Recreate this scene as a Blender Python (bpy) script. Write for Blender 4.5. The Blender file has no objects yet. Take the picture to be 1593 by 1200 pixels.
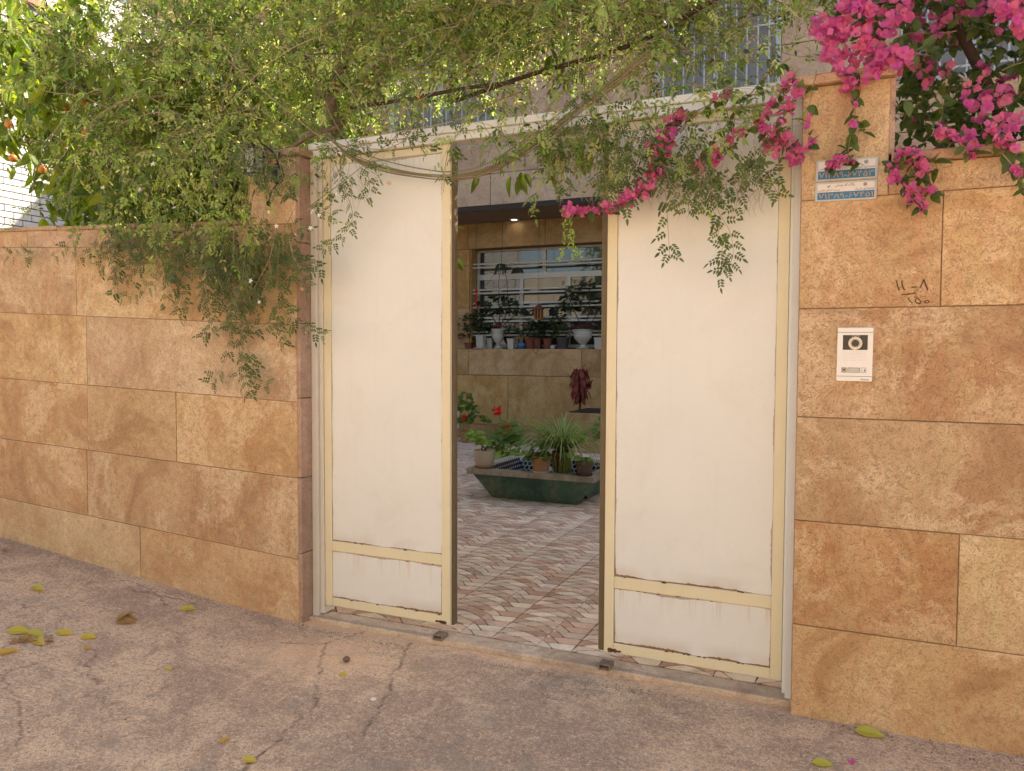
import bpy, math, random
import numpy as np
from mathutils import Vector, Matrix, Quaternion
R=math.radians; rnd=random.Random(7)
sc=bpy.context.scene; C=sc.collection
# ------------------------------------------------------------------ camera, sky, sun, exposure
FPX=1200.; CX=796.5; CY=600.
def basis(yaw,pitch,roll):
    y,p,r=R(yaw),R(pitch),R(roll)
    f=Vector((-math.sin(y)*math.cos(p),math.cos(y)*math.cos(p),-math.sin(p)))
    rt=Vector((math.cos(y),math.sin(y),0)); up=rt.cross(f)
    return (rt*math.cos(r)+up*math.sin(r)),(up*math.cos(r)-rt*math.sin(r)),f
CR,CU,CF=basis(24.03,2.453,.25); CAM=Vector((0,-3.4,1.55))
cd=bpy.data.cameras.new('camera'); cam=bpy.data.objects.new('camera',cd); C.objects.link(cam)
cd.sensor_width=36; cd.lens=36*FPX/1593; cd.clip_start=.05; cd.clip_end=400
cam.matrix_world=Matrix(((CR.x,CU.x,-CF.x,CAM.x),(CR.y,CU.y,-CF.y,CAM.y),(CR.z,CU.z,-CF.z,CAM.z),(0,0,0,1)))
sc.camera=cam
SUNAZ=R(39.7); SUNEL=R(42)
w=bpy.data.worlds.new('World'); sc.world=w; w.use_nodes=True; nt=w.node_tree
sky=nt.nodes.new('ShaderNodeTexSky'); sky.sky_type='NISHITA'; sky.sun_disc=False
sky.sun_elevation=SUNEL; sky.sun_rotation=SUNAZ; sky.dust_density=2.5
bg=nt.nodes['Background']; nt.links.new(sky.outputs[0],bg.inputs[0]); bg.inputs[1].default_value=.13
sl=bpy.data.lights.new('sun','SUN'); sl.energy=5.0; sl.angle=R(.5); sl.color=(1,.93,.82)
so=bpy.data.objects.new('sun',sl); C.objects.link(so)
sdir=Vector((math.sin(SUNAZ)*math.cos(SUNEL),math.cos(SUNAZ)*math.cos(SUNEL),math.sin(SUNEL)))
so.rotation_euler=sdir.to_track_quat('Z','Y').to_euler(); so.location=(6,8,12)
vs=sc.view_settings; vs.view_transform='Standard'; vs.look='None'; vs.gamma=1; vs.use_curve_mapping=False
vs.exposure=1.66
vs.use_white_balance=True; vs.white_balance_temperature=6900; vs.white_balance_tint=10
try: sc.cycles.use_denoising=True; sc.cycles.max_bounces=10; sc.cycles.transparent_max_bounces=12
except Exception: pass
# ------------------------------------------------------------------ where things stand: sight lines met with real planes
def ray(x,y): return CF+(x-CX)/FPX*CR-(y-CY)/FPX*CU
def atY(x,y,Y): d=ray(x,y); return CAM+d*((Y-CAM.y)/d.y)
def atZ(x,y,Z): d=ray(x,y); return CAM+d*((Z-CAM.z)/d.z)
def atX(x,y,X): d=ray(x,y); return CAM+d*((X-CAM.x)/d.x)
# ------------------------------------------------------------------ helpers
class MB:
    def __init__(s): s.v=[]; s.f=[]; s.m=[]; s.a=[]
    def add(s,vs,fs,mi=0,a=0.):
        o=len(s.v); s.v+=[tuple(p) for p in vs]; s.f+=[tuple(i+o for i in f) for f in fs]; s.m+=[mi]*len(fs); s.a+=[a]*len(fs)
    def box(s,a,b,mi=0,bev=0,M=None):
        x0,y0,z0=[min(p,q) for p,q in zip(a,b)]; x1,y1,z1=[max(p,q) for p,q in zip(a,b)]
        if bev<=0:
            V=[(x0,y0,z0),(x1,y0,z0),(x1,y1,z0),(x0,y1,z0),(x0,y0,z1),(x1,y0,z1),(x1,y1,z1),(x0,y1,z1)]
            F=[(0,3,2,1),(4,5,6,7),(0,1,5,4),(1,2,6,5),(2,3,7,6),(3,0,4,7)]
        else:
            V=[];F=[]
            for z,i in ((z0,bev),(z0+bev,0),(z1-bev,0),(z1,bev)):
                V+=[(x0+i+bev*.5,y0+i,z),(x1-i-bev*.5,y0+i,z),(x1-i,y0+i+bev*.5,z),(x1-i,y1-i-bev*.5,z),(x1-i-bev*.5,y1-i,z),(x0+i+bev*.5,y1-i,z),(x0+i,y1-i-bev*.5,z),(x0+i,y0+i+bev*.5,z)]
            F=[tuple(range(7,-1,-1)),tuple(range(24,32))]
            for r in range(3):
                for k in range(8): F.append((r*8+k,r*8+(k+1)%8,r*8+8+(k+1)%8,r*8+8+k))
        if M is not None: V=[M@Vector(v) for v in V]
        s.add(V,F,mi)
    def hexa(s,b,t,mi=0):   # bottom quad, top quad (each 4 pts counter-clockwise seen from above)
        s.add(list(b)+list(t),[(3,2,1,0),(4,5,6,7),(0,1,5,4),(1,2,6,5),(2,3,7,6),(3,0,4,7)],mi)
    def prism(s,pts,y0,y1,mi=0,ch=0):  # pts (x,z) CCW seen from -y ; front y0 ; ch = chamfer of the front edge
        n=len(pts); cx=sum(p[0] for p in pts)/n; cz=sum(p[1] for p in pts)/n
        def ins(p,d):
            dx,dz=cx-p[0],cz-p[1]; return (p[0]+(d if dx>0 else -d),p[1]+(d if dz>0 else -d))
        V=[(p[0],y1,p[1]) for p in pts]+[(p[0],y0+ch,p[1]) for p in pts]
        F=[tuple(range(n-1,-1,-1))]+[(k,(k+1)%n,n+(k+1)%n,n+k) for k in range(n)]
        if ch>0:
            V+=[(q[0],y0,q[1]) for q in (ins(p,ch) for p in pts)]
            F+=[(n+k,n+(k+1)%n,2*n+(k+1)%n,2*n+k) for k in range(n)]; F.append(tuple(range(2*n,3*n)))
        else: F.append(tuple(range(n,2*n)))
        s.add(V,F,mi)
    def tube(s,pts,r,n=6,mi=0,a=0.,cap=True):
        pts=[Vector(p) for p in pts]; rs=r if isinstance(r,(list,tuple)) else [r]*len(pts)
        V=[];F=[]; up=Vector((.13,.21,.97))
        for i,p in enumerate(pts):
            t=(pts[min(i+1,len(pts)-1)]-pts[max(i-1,0)])
            t=t.normalized() if t.length>1e-9 else Vector((0,0,1))
            u=t.cross(up); u=u.normalized() if u.length>1e-4 else Vector((1,0,0)); v=t.cross(u)
            for k in range(n):
                an=2*math.pi*k/n; V.append(p+(u*math.cos(an)+v*math.sin(an))*rs[i])
        for i in range(len(pts)-1):
            for k in range(n): F.append((i*n+k,i*n+(k+1)%n,(i+1)*n+(k+1)%n,(i+1)*n+k))
        if cap: F.append(tuple(range(n))); F.append(tuple(range(len(V)-1,len(V)-1-n,-1)))
        s.add(V,F,mi,a)
    def lathe(s,prof,c=(0,0,0),n=24,mi=0,close=False):
        V=[];F=[]
        for r,z in prof:
            for k in range(n):
                an=2*math.pi*k/n; V.append((c[0]+r*math.cos(an),c[1]+r*math.sin(an),c[2]+z))
        for i in range(len(prof)-1):
            for k in range(n): F.append((i*n+k,i*n+(k+1)%n,(i+1)*n+(k+1)%n,(i+1)*n+k))
        if close: F.append(tuple(range(n-1,-1,-1))); F.append(tuple(range((len(prof)-1)*n,len(prof)*n)))
        s.add(V,F,mi)
    def ball(s,c,r,n=10,mi=0,sz=1.,a=0.):
        m=max(4,n//2); V=[(c[0],c[1],c[2]-r*sz)];F=[]
        for i in range(1,m):
            th=math.pi*i/m
            for k in range(n):
                an=2*math.pi*k/n; V.append((c[0]+r*math.sin(th)*math.cos(an),c[1]+r*math.sin(th)*math.sin(an),c[2]-r*sz*math.cos(th)))
        V.append((c[0],c[1],c[2]+r*sz)); L=len(V)-1
        for k in range(n): F.append((0,1+(k+1)%n,1+k)); F.append((L,L-n+k,L-n+(k+1)%n))
        for i in range(m-2):
            for k in range(n): F.append((1+i*n+k,1+i*n+(k+1)%n,1+(i+1)*n+(k+1)%n,1+(i+1)*n+k))
        s.add(V,F,mi,a)
    def mesh(s,name,mats,smooth=False,origin=None):
        me=bpy.data.meshes.new(name)
        V=s.v
        if origin is not None: V=[(p[0]-origin[0],p[1]-origin[1],p[2]-origin[2]) for p in V]
        me.from_pydata(V,[],s.f)
        for m in (mats if isinstance(mats,(list,tuple)) else [mats]): me.materials.append(m)
        if any(s.m): me.polygons.foreach_set('material_index',s.m)
        at=me.attributes.new('rv','FLOAT','FACE'); at.data.foreach_set('value',s.a)
        if smooth: me.polygons.foreach_set('use_smooth',[True]*len(s.f))
        me.update(); return me
    def build(s,name,mats,parent=None,smooth=False,origin=None,**tags):
        me=s.mesh(name,mats,smooth,origin); return link(name,me,parent,origin,**tags)
def link(name,me,parent=None,loc=None,**tags):
    o=bpy.data.objects.new(name,me); C.objects.link(o)
    if parent is not None:
        o.parent=parent; o.matrix_parent_inverse=Matrix()
    if loc is not None: o.location=loc
    for k,v in tags.items(): o[k]=v
    return o
def thing(name,label,cat,loc=(0,0,0),group=None,rz=0):
    o=bpy.data.objects.new(name,None); C.objects.link(o); o.location=loc; o.rotation_euler=(0,0,rz)
    o.empty_display_size=.1; o['label']=label; o['category']=cat
    if group: o['group']=group
    return o
def tag(o,label,cat,group=None):
    o['label']=label; o['category']=cat
    if group: o['group']=group
    return o
# ------------------------------------------------------------------ materials
class NG:
    def __init__(s,name):
        s.m=bpy.data.materials.new(name); s.m.use_nodes=True; s.t=s.m.node_tree; s.N=s.t.nodes; s.b=s.N['Principled BSDF']; s.out=s.N['Material Output']
    def n(s,ty,**kw):
        x=s.N.new(ty)
        for k,v in kw.items():
            if k.startswith('i_'): x.inputs[int(k[2:]) if k[2:].isdigit() else k[2:]].default_value=v
            else: setattr(x,k,v)
        return x
    def l(s,a,b): s.t.links.new(a,b)
    def noise(s,vec,scale,det=4,rough=.6,dist=0):
        x=s.n('ShaderNodeTexNoise'); x.inputs['Scale'].default_value=scale; x.inputs['Detail'].default_value=det
        x.inputs['Roughness'].default_value=rough; x.inputs['Distortion'].default_value=dist
        if vec is not None: s.l(vec,x.inputs['Vector'])
        return x.outputs['Fac']
    def ramp(s,fac,stops):
        x=s.n('ShaderNodeValToRGB'); e=x.color_ramp.elements
        while len(e)<len(stops): e.new(.5)
        for k,(p,c) in enumerate(stops):
            e[k].position=p; e[k].color=(c,c,c,1) if isinstance(c,(int,float)) else (*c,1)
        s.l(fac,x.inputs[0]); return x.outputs[0]
    def mix(s,f,a,b,mode='MIX'):
        x=s.n('ShaderNodeMix',data_type='RGBA',blend_type=mode)
        for i,q in ((0,f),(6,a),(7,b)):
            if hasattr(q,'links'): s.l(q,x.inputs[i])
            else: x.inputs[i].default_value=q if i==0 else (*q,1)
        return x.outputs[2]
    def math(s,op,a,b=None,c=None,clamp=False):
        x=s.n('ShaderNodeMath',operation=op,use_clamp=clamp)
        for i,q in enumerate((a,b,c)):
            if q is None: continue
            if hasattr(q,'links'): s.l(q,x.inputs[i])
            else: x.inputs[i].default_value=q
        return x.outputs[0]
    def pos(s,offs=True,scale=(1,1,1)):
        g=s.n('ShaderNodeNewGeometry'); v=g.outputs['Position']
        if scale!=(1,1,1):
            x=s.n('ShaderNodeVectorMath',operation='MULTIPLY'); s.l(v,x.inputs[0]); x.inputs[1].default_value=scale; v=x.outputs[0]
        if offs:
            oi=s.n('ShaderNodeObjectInfo'); k=s.math('MULTIPLY',oi.outputs['Random'],37.)
            x=s.n('ShaderNodeVectorMath',operation='ADD'); s.l(v,x.inputs[0]); s.l(k,x.inputs[1]); v=x.outputs[0]
        return v
    def orand(s): return s.n('ShaderNodeObjectInfo').outputs['Random']
    def bump(s,h,strength=.3,dist=.01):
        x=s.n('ShaderNodeBump'); x.inputs['Strength'].default_value=strength; x.inputs['Distance'].default_value=dist
        s.l(h,x.inputs['Height']); s.l(x.outputs[0],s.b.inputs['Normal'])
    def col(s,c): 
        if hasattr(c,'links'): s.l(c,s.b.inputs['Base Color'])
        else: s.b.inputs['Base Color'].default_value=(*c,1)
        return s
    def rough(s,r):
        if hasattr(r,'links'): s.l(r,s.b.inputs['Roughness'])
        else: s.b.inputs['Roughness'].default_value=r
        return s
def plain(name,c,r=.6,var=.12,scale=30,metal=0,bump=.1):
    g=NG(name); f=g.noise(g.pos(),scale); c2=tuple(x*(1-var*2) for x in c)
    g.col(g.mix(f,c,c2)); g.rough(r); g.b.inputs['Metallic'].default_value=metal
    if bump: g.bump(f,bump,.003)
    return g.m
def stone(name,base,dark,light,var=.25,pit=1.,sc_=1.,foot=False):
    """worn travertine / sandstone: soft tonal clouds, ragged pale patches, small worm-like pits"""
    g=NG(name); v=g.pos()
    big=g.noise(v,.9*sc_,4,.6,1.); patch=g.noise(v,2.1*sc_,9,.68,1.1); grain=g.noise(v,26*sc_,8,.78,.4); fleck=g.noise(v,58,3,.6,1.6); fine=g.noise(v,170,3,.8); fl2=g.noise(v,88,3,.65,2.4)
    strk=g.noise(g.pos(scale=(1,1,.3)),8*sc_,6,.7,1.6)
    yel=(base[0]*.98,base[1]*1.12,base[2]*1.06)
    c=g.mix(g.ramp(big,[(.43,0.),(.55,1.)]),dark,base)
    c=g.mix(g.math('MULTIPLY',g.ramp(strk,[(.47,0.),(.56,1.)]),.55),c,yel)
    c=g.mix(g.math('MULTIPLY',g.ramp(patch,[(.53,0.),(.565,.75),(.66,1.)]),.62),c,light)
    c=g.mix(g.math('MULTIPLY',g.ramp(patch,[(.37,1.),(.455,0.)]),.75),c,tuple(q*.85 for q in dark))
    gate=g.ramp(patch,[(.44,.12),(.58,1.)])
    c=g.mix(g.math('MULTIPLY',g.math('MULTIPLY',g.ramp(grain,[(.50,0.),(.60,1.)]),gate),.36),c,tuple(min(1,q*1.22) for q in light))
    c=g.mix(g.math('MULTIPLY',g.ramp(grain,[(.38,1.),(.47,0.)]),.36*pit),c,tuple(q*.62 for q in dark))
    c=g.mix(g.math('MULTIPLY',g.math('MULTIPLY',g.ramp(fleck,[(.375,1.),(.42,0.)]),gate),.34*pit),c,tuple(q*.42 for q in dark))
    c=g.mix(g.math('MULTIPLY',g.ramp(fine,[(.38,1.),(.50,0.)]),.5*pit),c,tuple(q*.6 for q in dark))
    c=g.mix(g.math('MULTIPLY',g.math('MULTIPLY',g.ramp(fl2,[(.575,0.),(.62,1.)]),gate),.42),c,tuple(min(1,q*1.3) for q in light))
    if foot:      # splashed dirt and scuffs creeping up from the pavement
        sx=g.n('ShaderNodeSeparateXYZ'); g.l(g.pos(False),sx.inputs[0]); dn=g.noise(g.pos(False),3.4,7,.7,.8)
        lowm=g.ramp(g.math('SUBTRACT',sx.outputs[2],g.math('MULTIPLY',dn,.9)),[(.0,1.),(.12,0.)])
        c=g.mix(g.math('MULTIPLY',lowm,.16),c,tuple(q*.66 for q in dark)); sm=g.ramp(g.noise(g.pos(False,(1,1,1.6)),2.2,8,.72,1.4),[(.60,0.),(.66,1.)])
        c=g.mix(g.math('MULTIPLY',sm,.30),c,(dark[0]*.62,dark[1]*.66,dark[2]*.8))
    t=g.math('MULTIPLY_ADD',g.orand(),var*2,1-var); h=g.n('ShaderNodeHueSaturation'); g.l(c,h.inputs['Color']); g.l(t,h.inputs['Value'])
    g.l(g.math('MULTIPLY_ADD',g.math('FRACT',g.math('MULTIPLY',g.orand(),7.3)),.008,.496),h.inputs['Hue'])
    g.l(g.math('MULTIPLY_ADD',g.math('FRACT',g.math('MULTIPLY',g.orand(),3.1)),.14,.92),h.inputs['Saturation'])
    g.col(h.outputs[0]); g.rough(.82)
    hh=g.math('ADD',g.math('MULTIPLY',grain,.5),g.math('ADD',g.math('MULTIPLY',g.ramp(fleck,[(.38,0.),(.43,1.)]),.4),g.math('MULTIPLY',fine,.25))); g.bump(hh,.75,.008)
    return g.m
M={}
M['stone']=stone('sandstone',(.56,.35,.175),(.46,.245,.105),(.68,.49,.285),.08,foot=True)
M['stone_pale']=stone('pale_sandstone',(.59,.39,.205),(.50,.29,.135),(.71,.53,.32),.08,foot=True)
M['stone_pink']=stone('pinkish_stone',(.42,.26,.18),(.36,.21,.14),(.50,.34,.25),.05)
M['stone_in']=stone('house_stone',(.55,.33,.13),(.44,.24,.08),(.62,.42,.20),.15)
M['stone_top']=stone('facade_stone',(.50,.32,.20),(.43,.265,.16),(.57,.39,.25),.06)
M['mortar']=plain('mortar',(.30,.175,.09),.9,.2,60)
M['coping']=stone('coping_stone',(.46,.285,.165),(.37,.21,.12),(.54,.37,.23),.10)
def concrete():
    g=NG('street_concrete'); v=g.pos(False)
    big=g.noise(v,1.1,5,.6,.6); mid=g.noise(v,4.5,8,.7,.6); fine=g.noise(v,48,6,.8,.5); sp=g.noise(v,150,3,.85); rip=g.noise(g.pos(False,(1,2.6,1)),11,7,.72,1.8)
    c=g.mix(g.ramp(big,[(.42,0.),(.56,1.)]),(0.394,0.249,0.152),(0.571,0.383,0.230))
    c=g.mix(g.math('MULTIPLY',g.ramp(mid,[(.51,0.),(.57,1.)]),.45),c,(0.680,0.464,0.284))
    c=g.mix(g.math('MULTIPLY',g.ramp(mid,[(.42,1.),(.48,0.)]),.6),c,(0.313,0.197,0.127))
    c=g.mix(g.math('MULTIPLY',g.ramp(rip,[(.39,1.),(.45,0.)]),.6),c,(0.245,0.151,0.098))
    c=g.mix(g.math('MULTIPLY',g.ramp(fine,[(.40,1.),(.46,0.)]),.7),c,(0.204,0.122,0.078))
    c=g.mix(g.math('MULTIPLY',g.ramp(fine,[(.54,0.),(.62,1.)]),.4),c,(0.707,0.487,0.323))
    c=g.mix(g.math('MULTIPLY',g.ramp(sp,[(.41,1.),(.46,0.)]),.5),c,(0.190,0.116,0.078))
    c=g.mix(g.math('MULTIPLY',g.ramp(sp,[(.56,0.),(.62,1.)]),.5),c,(0.744,0.603,0.462))
    ag=g.noise(v,82,2,.6,.6); c=g.mix(g.math('MULTIPLY',g.ramp(ag,[(.375,1.),(.42,0.)]),.42),c,(0.226,0.158,0.121)); c=g.mix(g.math('MULTIPLY',g.ramp(ag,[(.59,0.),(.63,1.)]),.3),c,(0.791,0.655,0.506))
    oil=g.noise(v,2.3,6,.75,1.); c=g.mix(g.math('MULTIPLY',g.ramp(oil,[(.57,0.),(.62,1.)]),.4),c,(0.231,0.186,0.142))
    a2=g.n('ShaderNodeAttribute',attribute_name='sand'); c=g.mix(g.math('MULTIPLY',a2.outputs['Fac'],.6),c,(0.680,0.406,0.221))
    a=g.n('ShaderNodeAttribute',attribute_name='crack'); c=g.mix(g.math('MULTIPLY',a.outputs['Fac'],g.ramp(g.noise(v,22,4,.7),[(.35,.4),(.55,1.)])),c,(0.136,0.075,0.044))
    hv=g.n('ShaderNodeHueSaturation'); hv.inputs['Value'].default_value=1.24; g.l(c,hv.inputs['Color']); c=hv.outputs[0]
    a=g.n('ShaderNodeAttribute',attribute_name='crack'); c=g.mix(g.math('MULTIPLY',a.outputs['Fac'],g.ramp(g.noise(v,22,4,.7),[(.40,.1),(.60,.75)])),c,(.11,.075,.055))
    g.col(c); g.rough(.9)
    g.bump(g.math('ADD',g.math('MULTIPLY',fine,.5),g.math('ADD',g.math('MULTIPLY',rip,.7),g.math('MULTIPLY',sp,.4))),.85,.010)
    return g.m
M['street']=concrete()
def paint(name,c,dirt=(.35,.2,.1),hw=None,hh=None,r=.38,streak=.25):
    """gate enamel: slight mottling, rust creeping in from the panel edges when hw, hh (half sizes) are given"""
    g=NG(name); v=g.pos(); f=g.noise(v,2.2,4,.55); col=g.mix(f,tuple(q*1.03 for q in c),tuple(q*.93 for q in c))
    st=g.noise(g.pos(scale=(1,1,.06)),26,4,.6); col=g.mix(g.math('MULTIPLY',g.ramp(st,[(.55,0.),(.75,1.)]),streak*.5),col,tuple(q*.75 for q in c))
    sp=g.noise(v,38,5,.75); col=g.mix(g.ramp(sp,[(.735,0.),(.76,.8)]),col,(.2,.13,.09))
    if hw:
        tc=g.n('ShaderNodeTexCoord'); s=g.n('ShaderNodeSeparateXYZ'); g.l(tc.outputs['Object'],s.inputs[0])
        dx=g.math('SUBTRACT',hw,g.math('ABSOLUTE',s.outputs[0])); dz=g.math('SUBTRACT',hh,g.math('ABSOLUTE',s.outputs[2]))
        low=g.math('ADD',s.outputs[2],hh)
        d=g.math('MINIMUM',g.math('MULTIPLY',dx,1.5),dz)
        n1=g.noise(v,55,5,.7); n2=g.noise(v,4.5,3,.5)
        m=g.math('SUBTRACT',g.math('MULTIPLY',g.math('MULTIPLY',n1,g.ramp(n2,[(.38,0.),(.62,1.)])),.021),d)
        mk=g.ramp(g.math('MULTIPLY_ADD',m,55.,.5,clamp=True),[(.44,0.),(.56,1.)])
        # more at the bottom edge
        near=g.ramp(g.math('DIVIDE',low,.10),[(.0,1.),(1.,0.)])
        mk=g.math('MULTIPLY',mk,g.math('MULTIPLY_ADD',near,.45,.55))
        col=g.mix(mk,col,(.16,.065,.022))
        hz=g.math('MULTIPLY',g.ramp(g.math('DIVIDE',low,.07),[(0,1.),(1.,0.)]),g.ramp(n2,[(.42,0.),(.6,1.)]))
        col=g.mix(g.math('MULTIPLY',hz,.35),col,dirt)
        dr=g.ramp(g.math('DIVIDE',g.math('SUBTRACT',hh,s.outputs[2]),.12),[(0,1.),(1.,0.)])
        st2=g.noise(g.pos(scale=(1,1,.03)),40,4,.7)
        col=g.mix(g.math('MULTIPLY',g.math('MULTIPLY',dr,g.ramp(st2,[(.52,0.),(.7,1.)])),.6),col,(.5,.3,.13))
    gr=g.noise(v,3.1,7,.72,.8); col=g.mix(g.math('MULTIPLY',g.ramp(gr,[(.50,0.),(.66,1.)]),.22),col,tuple(q*w_ for q,w_ in zip(c,(.82,.76,.68))))
    sp2=g.noise(v,95,4,.8,1.); col=g.mix(g.math('MULTIPLY',g.ramp(sp2,[(.655,0.),(.68,1.)]),.5),col,tuple(q*.5 for q in c))
    g.col(col); g.rough(r); g.bump(g.noise(v,2.6,3,.5,.4),.35,.03)
    return g.m
CREAM=(.69,.675,.61); YEL=(.69,.605,.395)
M['cream']=paint('gate_cream',CREAM); M['yellow']=paint('gate_yellow',YEL,streak=.5); M['jamb']=paint('jamb_paint',(.62,.56,.46),streak=.7)
M['rust']=plain('rust',(.17,.075,.03),.9,.35,80)
M['olive']=plain('stop_bar_shaded_cream',(.155,.105,.05),.6,.2,20)  # cream darkened in the colour to stand for shade
M['steel']=plain('steel',(.35,.3,.25),.5,.3,60,.5)
M['white']=plain('white_plastic',(.72,.68,.6),.45,.05,20,0,.03)
M['winframe']=plain('window_frame_paint',(.66,.60,.50),.5,.1)
M['black']=plain('black_iron',(.02,.018,.016),.5,.2)
M['terra']=plain('terracotta',(.50,.26,.11),.8,.22,18)
M['terra_red']=plain('red_clay',(.22,.06,.03),.8,.25,18)
M['brownplastic']=plain('brown_plastic',(.115,.07,.045),.5,.15)
M['ceramic']=plain('glazed_cream_pot',(.58,.47,.34),.35,.06,8,0,.02)
M['whitepot']=plain('white_pot',(.50,.46,.38),.5,.1,12,0,.03)
M['soil']=plain('soil',(.05,.03,.018),.95,.3,80,0,.5)
M['blue']=plain('blue_plastic',(.02,.12,.25),.4,.1)
M['darkpot']=plain('dark_pot',(.05,.045,.04),.5,.1)
M['orange_fruit']=plain('orange_peel',(.62,.20,.03),.45,.12,40)
M['pondgreen']=stone('pond_green',(.09,.185,.13),(.06,.13,.09),(.24,.26,.17),.02,.6)
M['rim']=stone('pond_rim',(.42,.34,.25),(.32,.25,.18),(.52,.43,.33),.02)
M['tilewhite']=plain('pond_white',(.55,.58,.58),.3,.1)
M['tilenavy']=plain('pond_navy',(.012,.014,.03),.15,.1)
M['brick']=plain('white_brick',(.62,.60,.56),.8,.12,25)
M['brickjoint']=plain('brick_joint',(.16,.15,.15),.9,.2)
M['redsteel']=plain('red_steel',(.45,.09,.045),.5,.2)
M['bark']=plain('bark',(.26,.175,.12),.9,.3,35,0,.5)
M['bark_dark']=plain('dark_bark',(.085,.055,.038),.9,.3,35,0,.5)
M['soffit']=plain('soffit_board',(.22,.15,.10),.8,.08,6)
M['dark']=plain('dark_band',(.035,.022,.014),.8,.1)
def leafmat(name,cols,trans=.5,gloss=.45,two=None):
    g=NG(name); a=g.n('ShaderNodeAttribute',attribute_name='rv'); k=g.math('FRACT',g.math('ADD',a.outputs['Fac'],g.orand()))
    n=len(cols); x=g.n('ShaderNodeValToRGB'); x.color_ramp.interpolation='LINEAR'; e=x.color_ramp.elements
    while len(e)<n: e.new(.5)
    for i,c in enumerate(cols): e[i].position=i/(n-1); e[i].color=(*c,1)
    g.l(k,x.inputs[0]); col=x.outputs[0]
    g.col(col); g.rough(gloss); g.b.inputs['Specular IOR Level'].default_value=.4
    tr=g.n('ShaderNodeBsdfTranslucent'); h=g.n('ShaderNodeHueSaturation'); h.inputs['Saturation'].default_value=1.1; h.inputs['Value'].default_value=1.9; h.inputs['Hue'].default_value=.487 if two is None else two
    g.l(col,h.inputs['Color']); g.l(h.outputs[0],tr.inputs[0])
    ms=g.n('ShaderNodeMixShader'); ms.inputs[0].default_value=trans; g.l(g.b.outputs[0],ms.inputs[1]); g.l(tr.outputs[0],ms.inputs[2]); g.l(ms.outputs[0],g.out.inputs[0])
    return g.m
M['jasmine']=leafmat('jasmine_leaf_sunlit',[(.06,.10,.025),(.12,.19,.045),(.20,.29,.07),(.31,.40,.11),(.40,.46,.14),(.07,.12,.03),(.18,.27,.065),(.44,.40,.16)],.56)  # leaf tones brightened to stand in for sunlight on the mass
M['jasmine_hang']=leafmat('hanging_jasmine_leaf',[(.045,.075,.02),(.07,.11,.025),(.11,.15,.035),(.05,.085,.022),(.16,.18,.05),(.08,.12,.03)],.4)  # same leaf in darker green, without the painted sunlight
M['jasmine_dry']=leafmat('dry_jasmine',[(.24,.17,.08),(.32,.23,.12),(.18,.12,.07),(.26,.21,.09)],.3,.7,.5)
M['citrus']=leafmat('citrus_leaf',[(.07,.13,.018),(.12,.19,.025),(.17,.23,.03),(.24,.27,.04)],.55,.32)
M['boug']=leafmat('bougainvillea_leaf',[(.04,.075,.018),(.07,.12,.024),(.11,.16,.03),(.07,.09,.025)],.4)
M['bract']=leafmat('bract',[(.56,.13,.28),(.60,.17,.25),(.50,.11,.36),(.56,.17,.25),(.55,.12,.33),(.48,.10,.24)],.38,.7,.5)
M['petal']=leafmat('jasmine_petal',[(.7,.68,.6),(.75,.72,.66)],.3,.6,.5)
M['drypetal']=leafmat('faded_petal',[(.42,.24,.12),(.5,.33,.2)],.3,.6,.5)
M['geran']=leafmat('geranium_leaf',[(.08,.15,.025),(.14,.23,.04),(.11,.19,.03)],.3)
M['geranlight']=leafmat('light_geranium_leaf',[(.22,.33,.05),(.28,.40,.07),(.19,.30,.05)],.3)
M['blade']=leafmat('grass_blade',[(.12,.19,.045),(.18,.26,.06),(.26,.33,.10),(.34,.35,.15)],.3)
M['croton']=leafmat('dark_red_leaf',[(.20,.03,.015),(.27,.05,.025),(.14,.022,.012)],.25,.5,.5)
M['redflower']=leafmat('red_petal',[(.6,.012,.006),(.7,.02,.01)],.3,.6,.5)
M['darkleaf']=leafmat('dark_sill_leaf',[(.025,.042,.014),(.04,.065,.02),(.055,.08,.027)],.25)
M['stem']=leafmat('stem',[(.20,.17,.08),(.28,.22,.13),(.36,.28,.18),(.16,.165,.07)],.05,.7,.5)
M['fallen']=leafmat('fallen_leaf',[(.50,.37,.04),(.40,.38,.05),(.50,.25,.035),(.46,.38,.06)],.2,.5,.5)
M['crisp']=leafmat('crisp_leaf',[(.30,.17,.06),(.38,.24,.10),(.25,.14,.05)],.15,.7,.5)
# ------------------------------------------------------------------ the street
W=-.1            # face of both garden walls; the gate frame stands at y = 0
FLZ=.10          # courtyard floor
YB=8.2; YF=7.0   # back wall of the house's porch, and the front of the storey above it
def gz(x,y):
    t=-2.55-x; z=.075+(.085*t*(1-math.exp(-t*1.6)) if t>0 else 0.)
    return z+.012*math.sin(x*1.7+y*2.1)*min(1,abs(y+.05)*2)-.02*max(0,-y-.3)*.5
crack_px=[ # followed on the ground from the photograph
 [(0,918),(38,945),(62,942),(110,925),(140,905),(200,905),(235,918),(262,940)],
 [(30,1160),(30,1100),(12,1070),(5,1050),(25,1040),(60,1032)],
 [(160,1070),(140,1050),(137,1035),(150,1020),(140,1008)],
 [(490,1065),(492,1095),(465,1120),(435,1150),(395,1185),(370,1200)],
 [(440,1000),(500,1002),(560,985),(600,975)],[(505,1000),(500,1025),(497,1055)],
 [(560,1150),(600,1090),(612,1050),(640,1000)],[(230,1085),(262,1065)],
 [(310,940),(250,925),(200,918)],[(0,1010),(30,1000),(62,985)]]
def wiggle(P,n,amp):
    out=[]
    for i in range(len(P)-1):
        a,b=Vector(P[i]),Vector(P[i+1])
        for k in range(n):
            t=k/n; out.append(a.lerp(b,t)+Vector((rnd.uniform(-amp,amp),rnd.uniform(-amp,amp),0)))
    out.append(Vector(P[-1])); return out
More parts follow.
